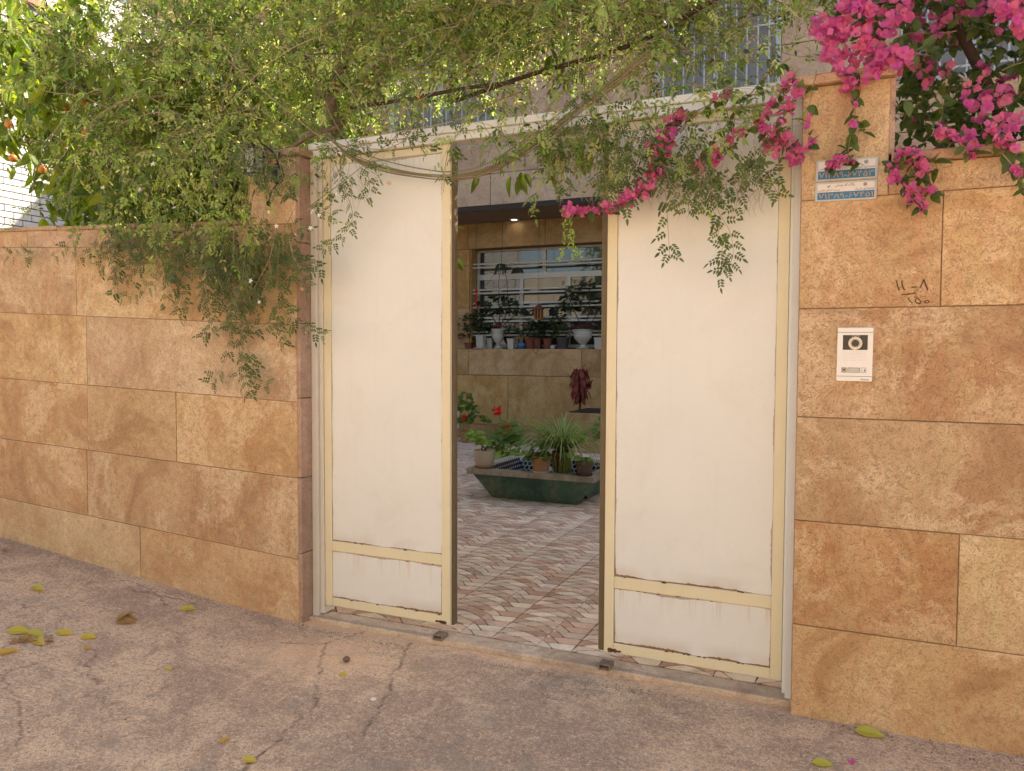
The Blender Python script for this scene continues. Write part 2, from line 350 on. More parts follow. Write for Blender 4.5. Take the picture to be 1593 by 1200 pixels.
def ground_pt(px,py):
    p=atZ(px,py,.08)
    for _ in range(4): p=atZ(px,py,gz(p.x,p.y))
    return p
def build_street():
    xs=np.arange(-6.2,1.4,.0095); ys=np.arange(-2.4,-.038,.0095); ys[-1]=-.04
    X,Y=np.meshgrid(xs,ys); 
    t=np.maximum(0,-2.55-X); Z=.075+.085*t*(1-np.exp(-t*1.6))+.012*np.sin(X*1.7+Y*2.1)*np.minimum(1,np.abs(Y+.05)*2)-.01*np.maximum(0,-Y-.3)
    from mathutils import noise as mn
    # gentle real unevenness
    lx=np.arange(-6.3,1.6,.08); ly=np.arange(-2.5,.1,.08)
    G=np.array([[mn.noise(Vector((a*2.3,b*2.3,1.)))*.006+mn.noise(Vector((a*6,b*9,3.)))*.0035 for a in lx] for b in ly])
    fi=(X-lx[0])/.08; fj=(Y-ly[0])/.08; i0=fi.astype(int); j0=fj.astype(int); u=fi-i0; v=fj-j0
    Z+=G[j0,i0]*(1-u)*(1-v)+G[j0,i0+1]*u*(1-v)+G[j0+1,i0]*(1-u)*v+G[j0+1,i0+1]*u*v
    cr=np.zeros_like(X)
    for line in crack_px:
        P=wiggle([ground_pt(*p) for p in line],9,.013)
        wd=rnd.uniform(.003,.0055)
        for a,b in zip(P[:-1],P[1:]):
            dx,dy=b.x-a.x,b.y-a.y; L=dx*dx+dy*dy+1e-9
            s=np.clip(((X-a.x)*dx+(Y-a.y)*dy)/L,0,1); d=np.hypot(X-a.x-s*dx,Y-a.y-s*dy)
            cr=np.maximum(cr,np.clip(1.25-d/wd/1.1,0,1)*rnd.uniform(.35,1))
    # a shallow scraped patch on the left
    c=ground_pt(155,930); d=np.hypot((X-c.x)/.45,(Y-c.y)/.18); Z-=.008*np.clip(1.3-d,0,1)**.5*(d<1.3)
    Z-=.004*cr
    sand=np.clip(1-np.abs(Y+.04)/.10,0,1)*(.4+.6*np.sin(X*3.1)**2)+np.exp(-((X+2.35)/.35)**2-((Y+.35)/.3)**2)*.9
    nx,ny=len(xs),len(ys)
    V=np.stack([X.ravel(),Y.ravel(),Z.ravel()],1)
    idx=np.arange(nx*ny).reshape(ny,nx); F=np.stack([idx[:-1,:-1].ravel(),idx[:-1,1:].ravel(),idx[1:,1:].ravel(),idx[1:,:-1].ravel()],1)
    me=bpy.data.meshes.new('street'); me.from_pydata(V.tolist(),[],F.tolist())
    me.materials.append(M['street']); me.polygons.foreach_set('use_smooth',[True]*len(F))
    for nme,arr in (('crack',cr),('sand',np.clip(sand,0,1))):
        at=me.attributes.new(nme,'FLOAT','POINT'); at.data.foreach_set('value',arr.ravel().astype(np.float32))
    o=link('street',me); o['kind']='structure'; return o
build_street()
m=MB()   # the rest of the land, round the fine sheet
for x0,x1,y0,y1 in ((-60,-6.2,-60,-.02),(1.3,60,-60,-.02),(-6.2,1.3,-60,-2.39),(-60,60,-.02,60)):
    z=[gz(x0,y0),gz(x1,y0),gz(x1,y1),gz(x0,y1)] if x0>=-6.3 and y1<0 else [.0]*4
    if y0>-.1: m.add([(x0,y0,-.01),(x1,y0,-.01),(x1,y1,-.01),(x0,y1,-.01)],[(0,1,2,3)])
    else:
        nx=24; V=[];F=[]
        for i in range(nx+1):
            x=x0+(x1-x0)*i/nx; zz=min(gz(max(x,-12),-2.4),.9); 
            V+=[(x,y0,zz-.012),(x,y1,zz-.012)]
        for i in range(nx): F.append((2*i,2*i+2,2*i+3,2*i+1))
        m.add(V,F)
o=m.build('ground',M['street']); o['kind']='structure'
# ------------------------------------------------------------------ garden walls: mortar core, stone slabs, coping
def slab_wall(parent,rows,yf,mat,name='stone_slab',th=.03,gap=.0024,ch=.0016,origin_y=None,flip=False):
    """rows: list of (ztop(x), zbot(x), [x splits])"""
    for zt,zb,xs in rows:
        for xa,xb in zip(xs[:-1],xs[1:]):
            mt=mat if not isinstance(mat,(list,tuple)) else rnd.choice(mat)
            g=gap*.5*rnd.uniform(.7,1.5); j=rnd.uniform(-.0015,.0015)
            a,b=xa+g,xb-g
            pts=[(a,zb(a)+g),(b,zb(b)+g),(b,zt(b)-g),(a,zt(a)-g)]
            m=MB(); m.prism(pts,yf+j,yf+th,0,ch); c=((a+b)/2,yf+th,(zb(a)+zt(a))/2)
            m.build(name,mt,parent,origin=c)
def lin(z0,z1,x0=-5.2,x1=-2.725): return lambda x:z0+(z1-z0)*(x-x0)/(x1-x0)
def K(z): return lambda x:z
XL=-2.731; XR=-.215
j0,j1,j2,j3,j4=lin(2.228,2.106),lin(1.802,1.691),lin(1.367,1.279),lin(.962,.869),lin(.562,.425)
top=lin(2.331,2.228)
lw=MB(); lw.prism([(-8.9,-.2),(XL-.006,-.2),(XL-.006,2.13),(-8.9,2.42)],W+.007,.16); lw.prism([(-3.06,2.0),(XL-.006,2.0),(XL-.006,2.585),(-3.06,2.585)],W+.008,.155)
LW=lw.build('garden_wall',M['mortar'])
tag(LW,'sandstone clad garden wall stepping up to a short pillar left of the gate','wall')
gnd=lambda x:gz(x,-.1)-.03
S=[M['stone'],M['stone'],M['stone_pale']]
slab_wall(LW,[(top,j0,[-8.85,-6.4,-4.9,-3.72,XL]),(j0,j1,[-8.85,-7.6,-6.0,-4.447,XL]),(j1,j2,[-8.85,-6.9,-5.5,-4.36,XL]),(j2,j3,[-8.85,-7.2,-5.7,-4.365,-3.615,XL]),
    (j3,j4,[-8.85,-7.4,-5.9,-4.38,XL]),(j4,gnd,[-8.85,-6.6,-5.3,-3.925,XL])],W,S)
slab_wall(LW,[(K(2.585),top,[-3.055,XL])],W-.001,S)
# return of the pillar beside the jamb
for za,zb in ((.05,.46),(.46,.87),(.87,1.3),(1.3,1.7),(1.7,2.13),(2.13,2.585)):
    m=MB(); m.box((XL-.005,W+.004,za+.002),(XL+.022,.16,zb-.002),0,.002); m.build('return_slab',M['stone_pink'],LW,origin=(XL,0,(za+zb)/2))
m=MB(); m.prism([(-8.9,top(-8.9)),(-6.9,top(-6.9)),(-6.9,top(-6.9)+.022),(-8.9,top(-8.9)+.022)],W-.010,.19,0,.004); m.build('coping_stone',M['coping'],LW,origin=(-8,0,2.3))
for xa,xb in ((-6.9,-5.75),(-5.75,-4.6),(-4.6,-3.85),(-3.85,-3.06)):
    m=MB(); a,b=xa+.002,xb-.002; m.prism([(a,top(a)),(b,top(b)),(b,top(b)+.022),(a,top(a)+.022)],W-.010,.19,0,.004); m.build('coping_stone',M['coping'],LW,origin=(a,0,2.3))
m=MB(); m.box((-3.085,W-.03,2.586),(-2.685,.2,2.622),0,.004); m.build('coping_stone',M['coping'],LW,origin=(-2.9,0,2.6))
# right wall and pillar
rw=MB(); rw.box((XR+.006,W+.007,-.2),(3.4,.16,2.27)); rw.box((XR+.006,W+.008,2.2),(.095,.155,2.6))
RW=rw.build('garden_wall',M['mortar']); tag(RW,'sandstone clad garden wall with intercom and number plates right of the gate','wall')
c1,c2,c3,c4,c5=K(2.158),K(1.730),K(1.296),K(.878),K(.450)
slab_wall(RW,[(K(2.27),c1,[.098,1.2,2.3,3.4]),(K(2.6),c1,[XR,.098]),(c1,c2,[XR,.283,1.5,2.6,3.4]),(c2,c3,[XR,.98,2.1,3.4]),(c3,c4,[XR,1.05,2.3,3.4]),(c4,c5,[XR,.368,1.6,2.8,3.4]),(c5,gnd,[XR,.95,2.2,3.4])],W,S,gap=.003,ch=.002)
for za,zb in ((.05,.45),(.45,.878),(.878,1.296),(1.296,1.73),(1.73,2.158),(2.158,2.6)):
    m=MB(); m.box((XR-.0015,W+.004,za+.002),(XR+.005,.16,zb-.002),0,.001); m.build('return_slab',M['stone_pink'],RW,origin=(XR,0,(za+zb)/2))
m=MB(); m.box((XR-.03,W-.03,2.601),(.118,.2,2.640),0,.004); m.build('coping_stone',M['coping'],RW,origin=(-.06,0,2.6))
for xa,xb in ((.104,.62),(.62,1.5),(1.5,2.4),(2.4,3.4)):
    m=MB(); m.box((xa+.002,W-.028,2.271),(xb-.002,.19,2.31),0,.004); m.build('coping_stone',M['coping'],RW,origin=(xa,0,2.3))
# pillar side face above the low wall
m=MB(); m.box((.097,W+.004,2.312),(.116,.155,2.599),0,.002); m.build('return_slab',M['stone_pink'],RW,origin=(.1,0,2.4))
# pen marks on the right wall: "11-8 / 150" in Persian digits
pen=thing('pen_mark','brown handwritten Persian digits above and below a short line on the right wall','pen mark',(.15,W,1.78))
def zp(x,y): p=atY(1385+x/17.7,435+y/17.7,W-.0012); return (p.x-.15,p.y-W,p.z-1.78)
for pts,r in [([(170,25),(200,170),(245,310)],.0021),([(315,30),(335,170),(365,250),(400,295)],.0021),([(585,215),(730,205)],.0019),
    ([(920,0),(870,120),(820,230)],.0018),([(920,0),(970,130),(1035,300)],.0024),([(310,415),(500,405),(710,370)],.0022),
    ([(480,500),(530,590),(610,645)],.0018),([(650,480),(710,485),(800,555),(850,620),(830,660),(760,660),(690,615),(680,570),(725,530)],.0018),
    ([(950,620),(975,580),(1040,570),(1075,605),(1040,640),(985,655),(950,620)],.0018)]:
    m=MB(); P=[Vector(zp(*p)) for p in pts]; V=[];F=[]
    for i,p in enumerate(P):
        t=(P[min(i+1,len(P)-1)]-P[max(i-1,0)]).normalized(); q=Vector((-t.z,0,t.x))*r; V+=[p+q,p-q,p+q+Vector((0,.0008,0)),p-q+Vector((0,.0008,0))]
        if i: a=4*(i-1); F+=[(a,a+1,a+5,a+4),(a,a+4,a+6,a+2),(a+1,a+3,a+7,a+5)]
    m.add(V,F); m.build('pen_stroke',M['pen'] if 'pen' in M else M.setdefault('pen',plain('pen_ink',(.10,.045,.018),.8,.1)),pen)
# ------------------------------------------------------------------ threshold
m=MB(); m.box((XL+.02,-.045,-.1),(XR+.003,.082,FLZ+.001),0,.006)
o=m.build('gate_threshold',M['threshold'] if 'threshold' in M else M.setdefault('threshold',stone('threshold_concrete',(.58,.40,.25),(.42,.28,.18),(.68,.50,.34),.02))); o['kind']='structure'
# ------------------------------------------------------------------ gate frame
GF=thing('steel_portal','cream painted steel frame with jambs and header spanning between the two walls','gate frame',(0,0,FLZ))
def gp(name,boxes,mat,parent=GF,org=(0,0,FLZ),bev=.003,off=None):
    m=MB(); c=[(boxes[0][0][i]+boxes[0][1][i])/2 for i in range(3)] if off is None else off
    for a,b in boxes: m.box(a,b,0,bev)
    o=m.build(name,mat,parent,origin=c); o.location=(c[0]-org[0],c[1]-org[1],c[2]-org[2]); return o
gp('jamb',[((XL+.024,-.012,.09),(-2.668,.10,2.587)),((-2.667,.006,.11),(-2.642,.10,2.587))],M['jamb'])
gp('jamb',[((-.2605,.006,.11),(-.2465,.10,2.587)),((-.246,-.015,.085),(XR-.002,.10,2.587))],M['cream'])
gp('header_beam',[((XL+.02,-.022,2.628),(XR-.0025,.12,2.664)),((XL+.0235,-.012,2.588),(XR-.003,.10,2.6275))],M['cream'])
rf=MB()
for x in (-2.70,-2.66,-.24):
    for k in range(6):
        a=rnd.uniform(-.02,.02); z=.09+rnd.random()**2*.09; s=rnd.uniform(.005,.014)
        rf.ball((x+a,-.011,z),s,6,sz=1.6)
gp('jamb',[((0,0,0),(0.0001,.0001,.0001))],M['rust']) if False else None
# ------------------------------------------------------------------ gate leaves
def leaf(x0,x1,label,side):
    z0,z1=.158,2.585; y0=.012; xm=(x0+x1)/2
    T=thing('gate_leaf',label,'gate',(xm,y0,z0),'leaves of the driveway gate')
    org=(xm,y0,z0); sw=.046; rz=0
    zr=.462
    def part(n,a,b,mat,bev=.003): return gp(n,[(a,b)],mat,T,org,bev)
    part('stile',(x0,y0,z0),(x0+sw,y0+.022,z1),M['yellow']); part('stile',(x1-sw,y0,z0),(x1,y0+.022,z1),M['yellow'])
    part('rail',(x0+sw+.0005,y0+.001,z1-.040),(x1-sw-.0005,y0+.021,z1),M['yellow'])
    part('rail',(x0+sw+.0005,y0+.001,zr),(x1-sw-.0005,y0+.021,zr+.056),M['yellow'])
    part('rail',(x0+sw+.0005,y0+.001,z0),(x1-sw-.0005,y0+.021,z0+.047),M['yellow'])
    for a,b in ((zr+.0565,z1-.0405),(z0+.0475,zr-.0005)):
        hw=(x1-x0)/2-sw; hh=(b-a)/2
        part('panel',(x0+sw+.001,y0+.006,a),(x1-sw-.001,y0+.012,b),paint('panel_enamel',CREAM,hw=hw,hh=hh),.001)
    part('backing_sheet',(x0+sw,y0+.0135,z0+.05),(x1-sw,y0+.019,z1-.045),M['cream'],.001)
    # meeting bar behind the edge, its cream painted dark as shade
    if side<0: part('stop_bar',(x1-.02,y0+.023,z0-.004),(x1+.012,y0+.06,z1-.03),M['olive'])
    else: part('stop_bar',(x0-.034,y0+.023,z0-.004),(x0+.02,y0+.06,z1-.002),M['olive'])
    # flaked paint and rust scabs along the lower edges
    for k in range(14 if side<0 else 20):
        u=rnd.random(); x=x0+sw+u*(x1-x0-2*sw); z=rnd.choice((z0+.0475,z0+.0475,zr+.0565,zr))+rnd.uniform(-.002,.002); s=rnd.uniform(.002,.006)
        m=MB(); n=7; pts=[(x+s*2.2*math.cos(q*2*math.pi/n)*rnd.uniform(.6,1.2),z+s*.45*math.sin(q*2*math.pi/n)*rnd.uniform(.5,1.2)) for q in range(n)]
        m.prism(pts,y0-.0008,y0+.0055); m.build('rust_scab',M['rust'],T).location=(-org[0],-org[1],-org[2])
    cx=(x1-.035) if side<0 else (x0+.03)
    for k in range(3):
        m=MB(); n=9; s=.02-.004*k; xx=cx+(.022*k if side>0 else -.02*k); pts=[(xx+s*math.cos(q*2*math.pi/n)*rnd.uniform(.6,1.1),z0+.012+s*.6*math.sin(q*2*math.pi/n)*rnd.uniform(.6,1.1)) for q in range(n)]
        pts=[(p[0],max(p[1],z0+.001)) for p in pts]; m.prism(pts,y0-.001,y0+.002); m.build('rust_scab',M['rust'],T).location=(-org[0],-org[1],-org[2])
    return T
leaf(-2.640,-1.863,'narrow white gate leaf with pale yellow rails, left of the gap','-1' and -1)
leaf(-1.047,-.2625,'wide white gate leaf with pale yellow rails, under the bougainvillea','1' and 1)
# floor stops: short lengths of rusty channel on the threshold
for n_,(px,py,lb) in enumerate(((694,983,'small rusty steel channel stop under the narrow gate leaf corner'),(951,1024,'small rusty steel channel stop under the wide gate leaf corner'))):
    p=atZ(px,py,FLZ+.012); x=p.x; y=-.028
    m=MB(); m.box((-.034,-.03,0),(-.028,.05,.034)); m.box((.028,-.03,0),(.034,.05,.034)); m.box((-.0279,-.029,.028),(.0279,.05,.0335)); m.box((-.0279,-.029,0),(.0279,.05,.004))
    o=m.build('floor_stop',M['steelrust'] if 'steelrust' in M else M.setdefault('steelrust',plain('rusty_steel',(.36,.25,.165),.85,.4,70)),None); o.location=(x,y,FLZ-.004)
    o.scale=(.8,.8,.8); tag(o,lb,'gate stop')
# ------------------------------------------------------------------ lettering
FORM={'پ':(0xfb56,4),'ل':(0xfedd,4),'ا':(0xfe8d,2),'ک':(0xfb8e,4),'گ':(0xfb92,4),'د':(0xfea9,2),'س':(0xfeb1,4),'ت':(0xfe95,4),'ی':(0xfbfc,4),'ش':(0xfeb5,4),'ه':(0xfee9,4),'ر':(0xfead,2),'ز':(0xfeaf,2),'ف':(0xfed1,4),'ن':(0xfee5,4)}
def shape(t):
    out=[]; words=t.split(' ')
    for wd in words:
        wd=wd.replace('لا','\ufefb'); r=''
        for i,ch in enumerate(wd):
            if ch not in FORM: r+=chr(0xfefb) if ch=='\ufefb' and not (i>0 and FORM.get(wd[i-1],(0,2))[1]==4) else ('\ufefc' if ch=='\ufefb' else ch); continue
            b,n=FORM[ch]; pj=i>0 and FORM.get(wd[i-1],(0,2))[1]==4; nj=n==4 and i<len(wd)-1
            r+=chr(b+(3 if pj and nj else 2 if nj else 1 if pj else 0))
        out.append(r[::-1])
    return ' '.join(out[::-1])
def text_mesh(body,size,depth=.0004,bold=0.):
    cu=bpy.data.curves.new('lettering','FONT'); cu.body=body; cu.size=1; cu.extrude=0; cu.offset=bold; cu.resolution_u=2
    cu.align_x='CENTER'; cu.align_y='BOTTOM_BASELINE' if False else 'CENTER'
    o=bpy.data.objects.new('lettering',cu); C.objects.link(o)
    me=bpy.data.meshes.new_from_object(o.evaluated_get(bpy.context.evaluated_depsgraph_get()))
    bpy.data.objects.remove(o); bpy.data.curves.remove(cu)
    for v in me.vertices: x,y,z=v.co; v.co=(x*size,0,y*size)
    return me
def letter(name,body,size,loc,mat,parent,w=None,bold=0.,sz=None):
    me=text_mesh(body,size,bold=bold); me.name=name
    xs=[v.co.x for v in me.vertices]; zs=[v.co.z for v in me.vertices]
    cx,cz=(min(xs)+max(xs))/2,(min(zs)+max(zs))/2; fx=w/(max(xs)-min(xs)) if w else 1.; fz=sz/(max(zs)-min(zs)) if sz else (fx if w else 1.)
    for v in me.vertices: v.co.x=(v.co.x-cx)*fx; v.co.z=(v.co.z-cz)*fz
    me.materials.clear(); me.materials.append(mat); return link(name,me,parent,loc)
M['ink']=plain('black_ink',(.03,.03,.035),.6,.05); M['tan']=plain('worn_digit_paint',(.40,.28,.17),.6,.15,60); M['plateblue']=plain('plate_blue',(.012,.17,.31),.4,.22,14)
M['platewhite']=plain('plate_white',(.68,.61,.53),.4,.05); M['alu']=plain('plate_aluminium',(.50,.47,.43),.45,.12,40,.3)
def plate(num,tl,tr,br,bl,label):
    p=[atY(*q,W-.004) for q in (tl,tr,br,bl)]; c=sum(p,Vector())/4
    wd=((p[1]-p[0]).length+(p[2]-p[3]).length)/2; ht=((p[0]-p[3]).length+(p[1]-p[2]).length)/2
    ax=(p[1]-p[0]); tilt=math.atan2(ax.z,ax.x)
    T=thing('number_plate',label,'number plate',(c.x,W-.0005,c.z),'postal number plates on the right pillar'); T.rotation_euler=(0,-tilt,0)
    m=MB(); m.box((-wd/2,-.0035,-ht/2),(wd/2,0,ht/2),0,.0012)
    for a,b in (((-wd/2+.002,-.005,ht/2-.006),(wd/2-.002,-.0034,ht/2-.003)),((-wd/2+.002,-.005,-ht/2+.003),(wd/2-.002,-.0034,-ht/2+.006)),((-wd/2+.003,-.005,-ht/2+.0065),(-wd/2+.006,-.0034,ht/2-.0065)),((wd/2-.006,-.005,-ht/2+.0065),(wd/2-.003,-.0034,ht/2-.0065))): m.box(a,b)
    m.build('backplate',M['alu'],T)
    iw=wd-.018; h=ht-.016
    m=MB(); m.box((-iw/2,-.0042,-ht/2+.008+h*.47),(iw/2,-.0033,ht/2-.008)); m.build('white_field',M['platewhite'],T)
    m=MB(); m.box((-iw/2,-.0042,-ht/2+.008),(iw/2,-.0033,-ht/2+.008+h*.465)); m.build('blue_field',M['plateblue'],T)
    y=-.0046; zb=-ht/2+.008+h*.235
    letter('digits',num,.03,(0,y,zb),M['tan'],T,w=iw*.97,bold=.012,sz=h*.37)
    zt=ht/2-.008
    letter('caption',shape('پلاک کد پستی'),.01,(-.004,y,zt-h*.135),M['ink'],T,w=iw*.35,bold=.008)
    letter('caption',shape('شهرداری شیراز'),.01,(iw*.33,y,zt-h*.42),M['ink'],T,w=iw*.33,bold=.008)
    letter('caption',shape('پست استان فارس'),.01,(-iw*.30,y,zt-h*.42),M['ink'],T,w=iw*.38,bold=.008)
    # rosette emblem
    m=MB(); c0=(iw*.34,zt-h*.15); r=h*.11
    for k in range(8):
        an=k*math.pi/4; q=(c0[0]+r*.72*math.cos(an),c0[1]+r*.72*math.sin(an)); 
        for s in range(8):
            b=s*math.pi/4; b2=b+math.pi/4; ro,ri=r*.36,r*.2
            m.add([(q[0]+ro*math.cos(b),y,q[1]+ro*math.sin(b)),(q[0]+ro*math.cos(b2),y,q[1]+ro*math.sin(b2)),(q[0]+ri*math.cos(b2),y,q[1]+ri*math.sin(b2)),(q[0]+ri*math.cos(b),y,q[1]+ri*math.sin(b))],[(0,1,2,3)])
    m.add([(c0[0]+r*.25*math.cos(s*math.pi/4),y,c0[1]+r*.25*math.sin(s*math.pi/4)) for s in range(8)],[tuple(range(8))]); m.build('rosette_emblem',M['ink'],T)
    # bird emblem
    m=MB(); bx,bz=-iw*.31,zt-h*.15; s=h*.16
    for tri in ([(-1,.55),(-.1,-.15),(.1,-.5)],[(-.75,.1),(-.05,-.3),(.15,-.7)],[(-.1,-.2),(.95,.75),(.25,-.4)],[(0,-.3),(.75,.25),(.2,-.75)]):
        m.add([(bx+a*s,y,bz+b*s) for a,b in tri],[(0,1,2)])
    m.build('bird_emblem',plain('emblem_blue',(.07,.15,.22),.5,.05),T)
plate('۷۱۳۸۹-۶۷۴۵۳',(1270,250),(1366.5,243),(1365,278),(1268.5,283),'upper blue and white postal plate ending in ۵۳, its top hidden by bougainvillea bracts')
plate('۷۱۳۸۹-۶۷۴۵۱',(1268.5,284.5),(1365,278.5),(1363.5,309),(1267.5,316),'lower blue and white postal plate ending in ۵۱, fully readable just above the stone joint')
# ------------------------------------------------------------------ video intercom
p=[atY(*q,W-.008) for q in ((1303.2,510),(1359,509),(1356.5,594.5),(1301,593))]; c=sum(p,Vector())/4
wd,ht=(p[1]-p[0]).length,(p[0]-p[3]).length
IC=thing('video_intercom','white door intercom with round camera lens on the right wall','intercom',(c.x,W,c.z)); IC.rotation_euler=(0,R(.3),0)
def ib(name,a,b,mat,bev=0): m=MB(); m.box(a,b,0,bev); return m.build(name,mat,IC)
def iz(v): return ht/2-ht*(v-105)/(1085-105)     # from the enlarged view
def ix(u): return -wd/2+wd*(u-140)/(770-140)
M['icwhite']=plain('intercom_enamel',(.78,.73,.65),.35,.04,8,0,.01); M['glassblack']=plain('camera_window',(.02,.012,.01),.12,.05); M['chrome']=plain('lens_ring',(.55,.5,.44),.3,.15,60,.6); M['btn']=plain('button_grey',(.40,.36,.31),.4,.1)
ib('housing',(-wd/2,-.014,-ht/2),(wd/2,0,ht/2),M['icwhite'],.002)
ib('groove',(-wd/2+.001,-.0145,iz(197)),(wd/2-.001,-.0138,iz(190)),M['ink']); ib('groove',(-wd/2+.001,-.0145,iz(997)),(wd/2-.001,-.0138,iz(990)),M['ink'])
ib('camera_window',(ix(240),-.0148,iz(512)),(ix(675),-.0138,iz(242)),M['glassblack'],.0004)
def disc(name,r0,r1,y0,y1,mat,cx=460,cz=392,n=28):
    m=MB(); V=[];F=[]; X0,Z0=ix(cx),iz(cz)
    for k in range(n):
        a=2*math.pi*k/n
        for r,y in ((r1,y1),(r1,y0),(r0,y0),(r0,y1)): V.append((X0+r*math.cos(a),y,Z0+r*math.sin(a)))
    for k in range(n):
        q=(k+1)%n
        for e in range(3): F.append((k*4+e,k*4+e+1,q*4+e+1,q*4+e))
    m.add(V,F); return m.build(name,mat,IC,smooth=False)
u=wd/630
disc('lens_ring',82*u,123*u,-.0175,-.014,M['chrome']); disc('lens_ring',66*u,80*u,-.0168,-.014,M['btn']); disc('lens',.0005,65*u,-.0160,-.014,M['glassblack'])
m=MB()
for i in range(17):
    for j in range(7):
        x,z=ix(262+i*24),iz(548+j*26); m.box((x-.0007,-.0144,z-.0007),(x+.0007,-.0138,z+.0007))
m.build('speaker_grille',M['btn'],IC)
for a,b,mt in ((228,318,'btn'),(335,550,'alu'),(572,662,'icwhite')):
    ib('button_frame',(ix(a),-.0146,iz(925)),(ix(b),-.0138,iz(835)),M['ink']); ib('button',(ix(a)+.0012,-.0158,iz(925)+.0012),(ix(b)-.0012,-.0144,iz(835)-.0012),M[mt],.0004)
letter('brand_lettering','Simaran',.01,(ix(640),-.0143,iz(1045)),M['ink'],IC,w=140*u,bold=.01)
letter('brand_lettering','SIMARAN',.01,(ix(462),-.0151,iz(258)),M['alu'],IC,w=150*u)
m=MB(); m.box((ix(258),-.0162,iz(893)),(ix(288),-.0157,iz(862))); m.build('button_symbol',M['ink'],IC)
m=MB(); m.box((ix(600),-.0162,iz(893)),(ix(606),-.0157,iz(880))); m.box((ix(625),-.0162,iz(900)),(ix(645),-.0157,iz(868))); m.build('button_symbol',M['ink'],IC)
